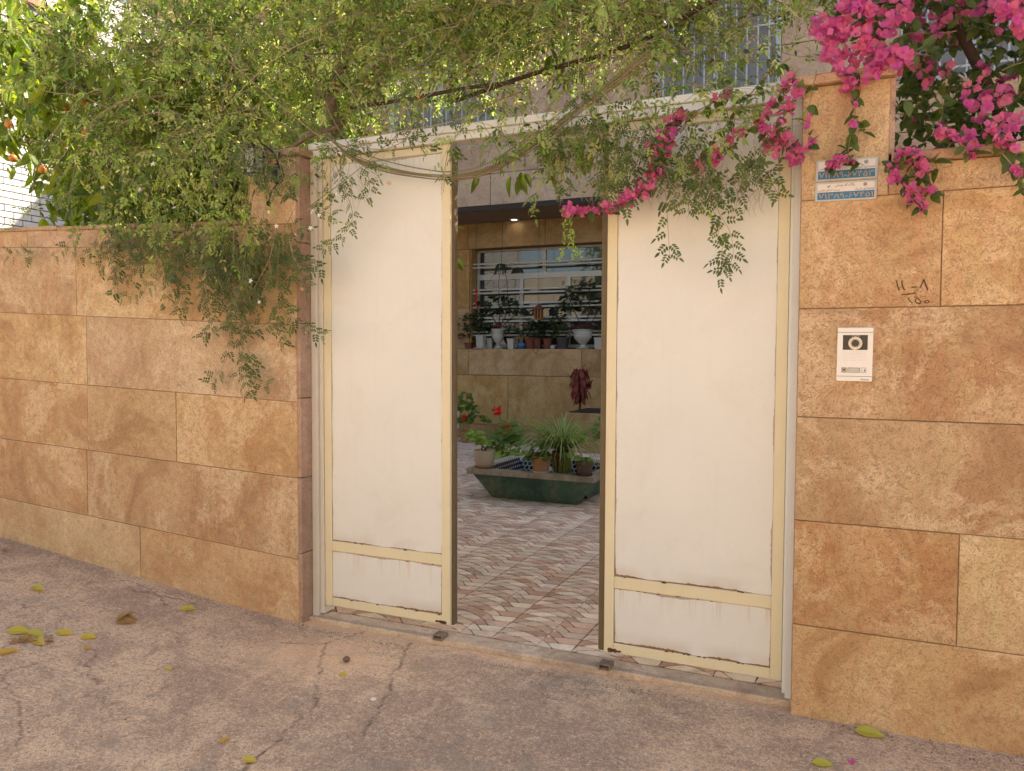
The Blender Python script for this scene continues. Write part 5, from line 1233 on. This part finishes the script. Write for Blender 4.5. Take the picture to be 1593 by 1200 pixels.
# red geranium behind the pond's left part
Yg=y0+DY+.15
T=potted('leafy geranium with a bright red flower head in a terracotta pot behind the pond',atY(787,700,Yg).x,Yg,FLZ,.13,.10,.24,M['terra'])
H0=atY(787,640,Yg).z-FLZ
stems_(T,[[(0,0,.2),(.02,0,.4),(-.1,0,H0-.0)],[(0,0,.2),(.08,0,.4),(.14,0,.56)]],.006,M['stem'])
fol(T,'foliage',lambda m:(leafball(m,(-.06,0,.42),.19,110,.08,.08,.9),leafball(m,(.12,0,.44),.17,70,.08,.08,.8),leafball(m,(.05,0,.58),.14,46,.07,.07,.8)),M['geran'])
fol(T,'foliage',lambda m:(leafball(m,(-.05,-.12,.30),.16,60,.085,.08,.6),leafball(m,(.17,-.1,.30),.12,34,.08,.08,.6)),M['geranlight'])
for px,py,s in ((774,639,.062),(788,664,.036)):
    p=atY(px,py,Yg-.1); m=MB()
    for i in range(60): blade(m,Vector((0,0,0))+rdir()*s*.7,rdir(),rdir(),s*.5,s*.4,rnd.random(),.05,.2)
    m.build('flower_head',M['redflower'],T).location=Vector(p)-T.location
# corner geranium
Yc=YB-.55
T=potted('small dark geranium with a reddish flower in a pot in the far left corner',atY(729,680,Yc).x,Yc,FLZ,.14,.11,.18,M['terra'])
fol(T,'foliage',lambda m:(leafball(m,(-.05,0,.55),.19,70,.09,.09,1.),leafball(m,(.15,0,.38),.16,46,.09,.09,.9),leafball(m,(-.1,0,.35),.15,36,.09,.09,.8),leafball(m,(-.05,0,.75),.09,16,.08,.08,1.)),M['geran'])
stems_(T,[[(0,0,.1),(0,0,.4),(-.05,0,.8)]],.006,M['stem'])
m=MB(); 
for i in range(24): blade(m,rdir()*.03,rdir(),rdir(),.04,.03,rnd.random())
p=atY(722,650,Yc-.2); m.build('flower_head',M['redflower'],T).location=Vector(p)-T.location
# dark red foliage plant on a low planter, right
Yp=YB-.75; p0=atY(884,652,Yp); pl_top=atY(905,641,Yp).z
m=MB(); x0_=atY(886,650,Yp).x; m.box((x0_,Yp-.25,FLZ),(x0_+1.8,YB-.03,pl_top),0,.01); PLn=m.build('stone_planter',M['stone_in']); tag(PLn,'low stone planter against the porch wall at the right of the gap','planter')
m=MB(); m.box((x0_+.06,Yp-.19,pl_top-.0),(x0_+1.74,YB-.09,pl_top+.012)); m.build('soil',M['soil'],PLn)
cx_=atY(902,630,Yp).x; zt_=atY(902,577,Yp).z; zb_=pl_top+.012
T=thing('croton_plant','upright plant with drooping dark red leaves on the stone planter','plant',(cx_,Yp,zb_))
m=MB(); m.tube([(0,0,0),(.01,0,(zt_-zb_)*.5),(0,0,zt_-zb_-.05)],.016,7); m.build('stem',M['bark_dark'],T,smooth=True)
m=MB(); HH=zt_-zb_
for i in range(270):
    t=rnd.random()**.6; z=.12+HH*.86*t; rr=(.03+.16*math.sin(math.pi*min(1,t*.8+.12))**.8*(.35+.65*t))*rnd.uniform(.35,1.); a=rnd.uniform(0,6.283)
    blade(m,Vector((math.cos(a)*rr,math.sin(a)*rr,z)),Vector((math.cos(a)*.5,math.sin(a)*.5,-1 if rnd.random()<.93 else .3)),Vector((math.cos(a),math.sin(a),.3))+rdir()*.3,rnd.uniform(.08,.14),.05,rnd.random(),.1,.15,0,3)
m.build('foliage',M['croton'],T)['kind']='stuff'
# bright leafy plant at the right edge of the gap, pale pot
Yr=y0+.75; xr2=atY(929,690,Yr).x
T=potted('bushy light green plant in a pale pot behind the right end of the pond',xr2,Yr+.55,FLZ,.12,.09,.26,M['ceramic'])
zz=atY(925,660,Yr+.5).z-FLZ
fol(T,'foliage',lambda m:(leafball(m,(0,0,zz-.02),.2,120,.07,.05,1.),leafball(m,(.12,0,zz-.1),.18,80,.07,.05,1.),leafball(m,(-.08,0,zz-.14),.12,40,.07,.05,1.)),M['geran'])
stems_(T,[[(0,0,.2),(.01,0,.35),(0,0,zz)],[(.02,0,.2),(.05,0,.35),(.12,0,zz-.05)]],.008,M['bark'])
# ------------------------------------------------------------------ window sill pots
SY=YB+.03; SZ=wbot
def sx(px): return atY(px,530,SY).x
def sz_(py): return atY(830,py,SY).z-SZ
def rectpot(T,w_,d_,h_,mat,n='pot'):
    m=MB(); a=[(-w_*.42,-d_*.42,0),(w_*.42,-d_*.42,0),(w_*.42,d_*.42,0),(-w_*.42,d_*.42,0)]; b=[(-w_*.5,-d_*.5,h_),(w_*.5,-d_*.5,h_),(w_*.5,d_*.5,h_),(-w_*.5,d_*.5,h_)]; m.hexa(a,b); m.box((-w_*.54,-d_*.54,h_-.02),(w_*.54,d_*.54,h_+.004)); m.build(n,mat,T)
def urnprof(r,h): return [(r*.55,0),(r*.55,h*.05),(r*.25,h*.12),(r*.22,h*.2),(r*.5,h*.33),(r*.82,h*.55),(r*.88,h*.68),(r*.86,h*.72),(r*.9,h*.74),(r*.92,h*.93),(r,h*.95),(r,h),(r*.85,h),(r*.8,h*.85),(r*.3,h*.8)]
G='flower pots along the window sill'
def sillplant(T,n,c,r,L=.06,flat=1.,mat='darkleaf'):
    fol(T,'foliage',lambda m:leafball(m,c,r,n,L,L*.9,flat),M[mat])
T=thing('sill_planter','white square pot on a saucer at the left end of the window sill','potted plant',(sx(747),SY+.03,SZ),G)
m=MB(); m.lathe([(0,0),(.12,0),(.135,.02),(.11,.008),(0,.008)],n=20); m.build('saucer',M['whitepot'],T); rectpot(T,.13,.13,sz_(522),M['whitepot']); sillplant(T,60,(.05,0,sz_(514)),.11,.05); 
T=thing('sill_planter','second white square pot, half hidden behind the small urn','potted plant',(sx(757),SY+.15,SZ),G); rectpot(T,.10,.11,sz_(526),M['whitepot']); sillplant(T,70,(-.02,0,sz_(512)),.12,.05)
T=potted('small white footed urn with bare branching geranium stems on the sill',sx(773),SY+.05,SZ,.105,.06,sz_(512),M['whitepot'],M['whitepot'],'potted plant',G,'sill_planter',0,urnprof(.115,sz_(512)))
hh=sz_(512); stems_(T,[[(0,0,hh),(-.1,0,hh+.2),(-.28,0,hh+.42)],[(0,0,hh),(.12,0,hh+.2),(.22,0,hh+.4)],[(0,0,hh),(.03,0,hh+.3),(-.02,0,hh+.5)],[(.02,0,hh),(.2,0,hh+.16),(.38,0,hh+.28)]],.008,M['bark_dark'])
fol(T,'foliage',lambda m:[leafball(m,c,.12,34,.07,.065,.8) for c in ((-.28,0,hh+.42),(-.4,0,hh+.22),(.22,0,hh+.42),(.38,0,hh+.28),(-.02,0,hh+.52),(.1,0,hh+.3),(-.15,0,hh+.3))],M['darkleaf'])
fol(T,'foliage',lambda m:leafball(m,(0,0,hh+.05),.11,30,.05,.03,.6),M['croton'])
T=thing('sill_planter','trailing dark green plant spreading over the wall left of the window','potted plant',(sx(729),SY+.02,SZ),G); rectpot(T,.12,.12,.0+.10,M['terra_red']); fol(T,'foliage',lambda m:[leafball(m,c,.15,60,.06,.05,.8) for c in ((-.12,-.06,.36),(.08,-.06,.32),(.2,0,.42),(-.02,0,.5),(-.05,-.06,.2))],M['darkleaf'])
T=thing('sill_planter','white square pot beside the blue bowl on the sill','potted plant',(sx(794.5),SY+.03,SZ),G); rectpot(T,.11,.11,sz_(527),M['whitepot']); sillplant(T,80,(.02,0,sz_(516)),.13,.06)
m=MB(); m.lathe([(.03,0),(.06,.0),(.085,.05),(.075,.095),(.05,.1),(.0,.09)],n=18); o=m.build('blue_bowl',M['blue']); o.location=(sx(809.5),SY+.05,SZ); tag(o,'dented bright blue plastic bowl on the window sill','bowl')
for px,r,hq,lb,mt in ((823,.09,526,'red clay pot in the middle of the sill with hanging cord','terra_red'),(834,.07,527,'smaller red clay pot right beside the corded one','terra_red'),(850,.075,527,'red clay pot left of the tiny white mug','terra_red')):
    T=potted(lb,sx(px),SY+.06,SZ,r,r*.75,sz_(hq),M[mt],None,'potted plant',G,'sill_planter'); sillplant(T,90,(0,0,sz_(hq)+.08),.16,.06); sillplant(T,50,(0,0.02,sz_(hq)+.22),.14,.06)
    if px==823: stems_(T,[[(.08,-.08,.12),(.12,-.14,-.04),(.17,-.15,-.08),(.18,-.14,0),(.12,-.1,.08)]],.004,M['ink'])
m=MB(); m.lathe([(.0,0),(.03,0),(.03,.06),(.026,.06),(.024,.01)],n=16); m.tube([(.03*math.cos(a)+.0,-.03,.03+.022*math.sin(a)) for a in [k*.6 for k in range(11)]],.006,6); o=m.build('white_mug',M['whitepot']); o.location=(sx(860),SY-.0,SZ); tag(o,'tiny white mug between a clay pot and the black pot on the sill','mug')
T=potted('black plastic pot with dense dark foliage left of the large urn',sx(873),SY+.07,SZ,.105,.08,sz_(525),M['darkpot'],None,'potted plant',G,'sill_planter'); sillplant(T,120,(0,0,sz_(518)),.17,.06); sillplant(T,80,(-.05,.05,sz_(500)),.17,.06); sillplant(T,60,(.05,.05,sz_(478)),.14,.06)
T=potted('large white footed urn on a saucer at the right of the sill',sx(905),SY+.05,SZ,.15,.09,sz_(514),M['whitepot'],M['whitepot'],'potted plant',G,'sill_planter',0,urnprof(.165,sz_(514)))
hh=sz_(514); stems_(T,[[(0,0,hh),(-.12,0,hh+.25),(-.25,0,hh+.55)],[(.02,0,hh),(.1,0,hh+.3),(.1,0,hh+.65)],[(0,0,hh),(.16,0,hh+.14),(.25,0,hh+.35)]],.007,M['bark_dark'])
fol(T,'foliage',lambda m:[leafball(m,c,.13,40,.07,.06,.9) for c in ((-.25,0,hh+.5),(-.15,0,hh+.65),(.1,0,hh+.68),(.2,0,hh+.45),(-.35,0,hh+.35),(.3,0,hh+.3),(-.1,.05,hh+.4))],M['darkleaf']); fol(T,'foliage',lambda m:leafball(m,(0,0,hh+.06),.12,30,.06,.03,.7),M['croton'])
T=thing('sill_planter','white square pot at the right end of the visible sill with a pink flower above','potted plant',(sx(931),SY+.04,SZ),G); rectpot(T,.13,.12,sz_(526),M['whitepot']); sillplant(T,70,(0,0,sz_(510)),.12,.06); fol(T,'flower_head',lambda m:[leafball(m,(-.07+.01*i,0,sz_(485)+.0-.22*i),.05,14,.05,.045) for i in (0,1)],M['bract']); stems_(T,[[(0,0,sz_(526)),(-.02,0,sz_(500)),(-.05,0,sz_(478))]],.004,M['stem'])
# hanging things before the window
hy=YB-.05
def hp(px,py): p=atY(px,py,hy); return p
T=thing('hanging_lantern','little orange house shaped lantern hanging before the window','lantern',tuple(hp(838,487)))
c=T.location; m=MB()
for sx_ in (-.05,.0,.05): m.box((sx_-.012,-.05,-.09),(sx_+.012,.05,.06))
m.box((-.065,-.055,-.11),(.065,.055,-.09)); m.build('body',M['lantern'] if 'lantern' in M else M.setdefault('lantern',plain('lantern_orange',(.32,.12,.03),.6,.2)),T)
m=MB(); m.add([(-.08,-.07,.06),(.08,-.07,.06),(.08,.07,.06),(-.08,.07,.06),(0,0,.15)],[(0,1,4),(1,2,4),(2,3,4),(3,0,4),(3,2,1,0)]); m.build('cap',M['terra_red'],T)
m=MB(); m.tube([(0,0,.15),(0,0,SOF-c.z-.001)],.003,4); m.build('cord',M['ink'],T)
T=thing('hanging_planter','dark spidery hanging plant on cords before the upper left panes','hanging plant',tuple(hp(780,412)))
c=T.location; m=MB()
for i in range(26):
    a=rnd.uniform(0,6.283); m.tube(curve_pts([(0,0,0),(.07*math.cos(a),.05*math.sin(a),.0),(.12*math.cos(a),.07*math.sin(a),-.06-rnd.random()*.12)],3),.006,4,a=rnd.random())
m.build('foliage',M['darkleaf'],T); m=MB(); m.tube([(0,0,0),(.02,0,SOF-c.z-.001)],.005,4); m.tube([(-.01,0,0),(-.05,0,-.3),(-.04,0,-.62)],.006,4); m.tube([(.06,0,-.05),(.11,0,-.35),(.12,0,-.68)],.005,4); m.tube([(0,0,0),(-.25,0,-.3),(-.5,0,-.45)],.004,4); m.build('cord',M['ink'],T)
m=MB(); m.tube(curve_pts([(0,0,.1),(.01,0,0),(-.01,0,-.12),(.02,0,-.2)],4),[.012]*13,6); m.ball((0,0,.1),.03,8); o=m.build('red_ornament',M['redflower']); o.location=hp(741,462); 
m=MB(); m.tube([(0,0,.12),(0,0,SOF-o.location.z-.001)],.003,4); m.build('cord',M['ink'],o); tag(o,'thin red ornament hanging at the left edge of the window','ornament')
# ------------------------------------------------------------------ wall lantern on the left pillar
lp=atY(397,246,-.18)
T=thing('wall_lantern','black iron box lantern with white glass on the pillar left of the gate','lantern',(lp.x,W,lp.z))
s=.034; m=MB()
for a,b in ((-1,-1),(1,-1),(1,1),(-1,1)): m.box((a*s-.004,-.09+b*s-.004,-.09),(a*s+.004,-.09+b*s+.004,.045))
for z in (-.092,.041): m.box((-s-.006,-.09-s-.006,z),(s+.006,-.09+s+.006,z+.008))
m.add([(-s-.015,-.09-s-.015,.05),(s+.015,-.09-s-.015,.05),(s+.015,-.09+s+.015,.05),(-s-.015,-.09+s+.015,.05),(0,-.09,.085)],[(0,1,4),(1,2,4),(2,3,4),(3,0,4),(3,2,1,0)])
m.box((-.012,-.04,.0),(.012,.0,.03)); m.build('frame',M['black'],T)
m=MB(); m.box((-s+.003,-.09-s+.003,-.086),(s-.003,-.09+s-.003,.04)); m.build('glass',M['tilewhite'],T)
bp=atY(432,272,-.17)
m=MB(); m.tube(curve_pts([(s,-.09,.06),(s+.05,-.10,.05),(.14,-.09,.0),(.155,-.08,-.05)],4),.006,6); m.build('bracket',M['black'],T,smooth=True)
T2=thing('iron_pendant','black oval iron pendant with a small ball drop beside the wall lantern','pendant',(bp.x,-.17,bp.z)); m=MB(); m.lathe([(0,.06),(.015,.055),(.03,.028),(.033,0),(.027,-.03),(.012,-.05),(0,-.053)],n=18); m.build('body',M['black'],T2,smooth=True)
m=MB(); m.tube(curve_pts([(0,0,.055),(.01,0,.10),(-.01,.03,.13),(-.01,.06,.13)],4),.005,6); m.build('wall_hook',M['black'],T2,smooth=True); m=MB(); m.tube(curve_pts([(-.005,0,-.048),(-.045,0,-.09),(-.06,0,-.13)],4),.004,6); m.build('hook',M['black'],T2,smooth=True); m=MB(); m.ball((-.062,0,-.145),.014,12); m.build('ball_drop',M['black'],T2,smooth=True)
# ------------------------------------------------------------------ litter on the street
def gl(px,py): return ground_pt(px,py)
FALL=[(28,986,.10,'curled orange tipped yellow leaf at the upper left of the leaf pile',0,20,0.),(52,991,.10,'long flat yellow green leaf on top of the leaf pile by the left edge',0,8,.35),(60,1002,.085,'light green leaf under the long yellow one in the pile',0,-15,.9),
 (12,1018,.075,'orange brown leaf curled at the very left edge of the street',0,60,.62),(31,1000,.09,'crumpled pinkish brown dry leaf in the middle of the leaf pile',1,10,.4),(100,988,.075,'curled yellow brown leaf just right of the leaf pile',0,15,.55),(137,994,.07,'round shiny yellow leaf on bare concrete below the dry crumpled leaf',0,12,.05),
 (190,972,.12,'crumpled papery brown leaf in the open left of the gate',1,25,.1),(58,918,.085,'solitary yellow green leaf beside the scraped patch near the wall',0,-8,.3),(292,950,.07,'yellow green leaf lying close to the foot of the left wall',0,25,.25),(8,860,.06,'small brown leaf at the far left foot of the wall',1,0,.7),
 (1352,1133,.085,'large yellow green leaf at the foot of the right wall',0,-5,.3),(1280,1192,.06,'dark green leaf cut by the bottom edge of the picture, lower right',0,10,.8),(350,1155,.04,'small olive yellow leaf low on the concrete, left half',0,80,.9),(533,1052,.035,'tiny folded yellow leaf below the round stone',0,0,.1),
 (135,1011,.035,'tiny pale yellow leaf under the round shiny leaf',0,0,.5),(262,1043,.035,'tiny tan leaf half way between the leaf pile and the gate',0,-10,.6),(388,1186,.05,'tan folded leaf near the bottom edge beside the crack',0,5,.6),(75,1004,.05,'small upright rusty dry leaf at the right of the leaf pile',1,50,.1)]
for px,py,L,lb,kind,rot,tone in FALL:
    L*=1.25; p=gl(px,py); p.y=min(p.y,-.165) if px>1200 else p.y; m=MB(); a=R(rot)
    if kind==0:
        blade(m,Vector((-L/2*math.cos(a),-L/2*math.sin(a),0)),Vector((math.cos(a),math.sin(a),.10)),Vector((.05,-.45,1)),L,L*.5,tone,.12,.14,0,3); mt=M['fallen']
    else:
        for k in range(5 if L>.08 else 3):
            b=a+rnd.uniform(-.5,.5); blade(m,Vector((rnd.uniform(-.3,.3)*L-L*.3*math.cos(b),rnd.uniform(-.2,.2)*L,.004)),Vector((math.cos(b),math.sin(b),rnd.uniform(.1,.7))),Vector((rnd.uniform(-1,1),-.6,.8)),L*rnd.uniform(.4,.7),L*.28,rnd.random(),.3,rnd.uniform(-.3,.5),0,3)
        mt=M['crisp']
    o=m.build('fallen_leaf',mt); zmin=min(v[2] for v in m.v); o.location=(p.x,p.y,gz(p.x,p.y)+.007-zmin); tag(o,lb,'leaf','fallen leaves on the street')
M['pebble']=plain('pebble',(.32,.25,.19),.85,.3,50); M['redstone']=plain('brown_stone',(.22,.12,.08),.8,.2,40)
def pebble(m,c,r):
    m.ball((c[0],c[1],c[2]),r,7,sz=.6); k=len(m.v)-0
p=gl(539,1030); m=MB(); m.ball((0,0,.014),.018,10,sz=.75); o=m.build('stone',M['redstone'],None,smooth=True); o.location=(p.x,p.y,gz(p.x,p.y)); tag(o,'small round brown stone on the street in front of the narrow gate leaf','stone')
p=gl(581,1090); m=MB(); m.ball((0,0,.006),.014,8,sz=.4); o=m.build('paper_scrap',M['petal']); o.location=(p.x,p.y,gz(p.x,p.y)); tag(o,'scrap of white paper lying on the concrete in front of the gate','litter')
p=gl(1325,1192); m=MB(); bract(m,Vector((0,0,.004)),Vector((0,-.2,1)),.02,.3); o=m.build('fallen_bract',M['bract']); o.location=(p.x,p.y,gz(p.x,p.y)+.004); tag(o,'fallen pink bract near the bottom right of the street','petal')
gv=MB()
for i in range(5200):
    if rnd.random()<.55: x=rnd.uniform(-5.2,1.2); y=-.1-abs(rnd.gauss(0,.07)); 
    else: x=rnd.uniform(-5.5,1.2); y=rnd.uniform(-1.9,-.1)
    if XL+.05<x<XR-.0 and y>-.12: y-=.05
    if x<XL or x>XR: y-=.01
    r=rnd.uniform(.001,.0032)*(1.6 if rnd.random()<.06 else 1); gv.ball((x,y,gz(x,y)+r*.5),r,5,sz=.7,a=rnd.random())
M['gravel']=leafmat('gravel_bits',[(.30,.22,.15),(.12,.08,.06),(.42,.34,.26),(.22,.15,.10),(.5,.44,.36)],.0,.9,.5)
o=gv.build('gravel',M['gravel']); o['kind']='stuff'
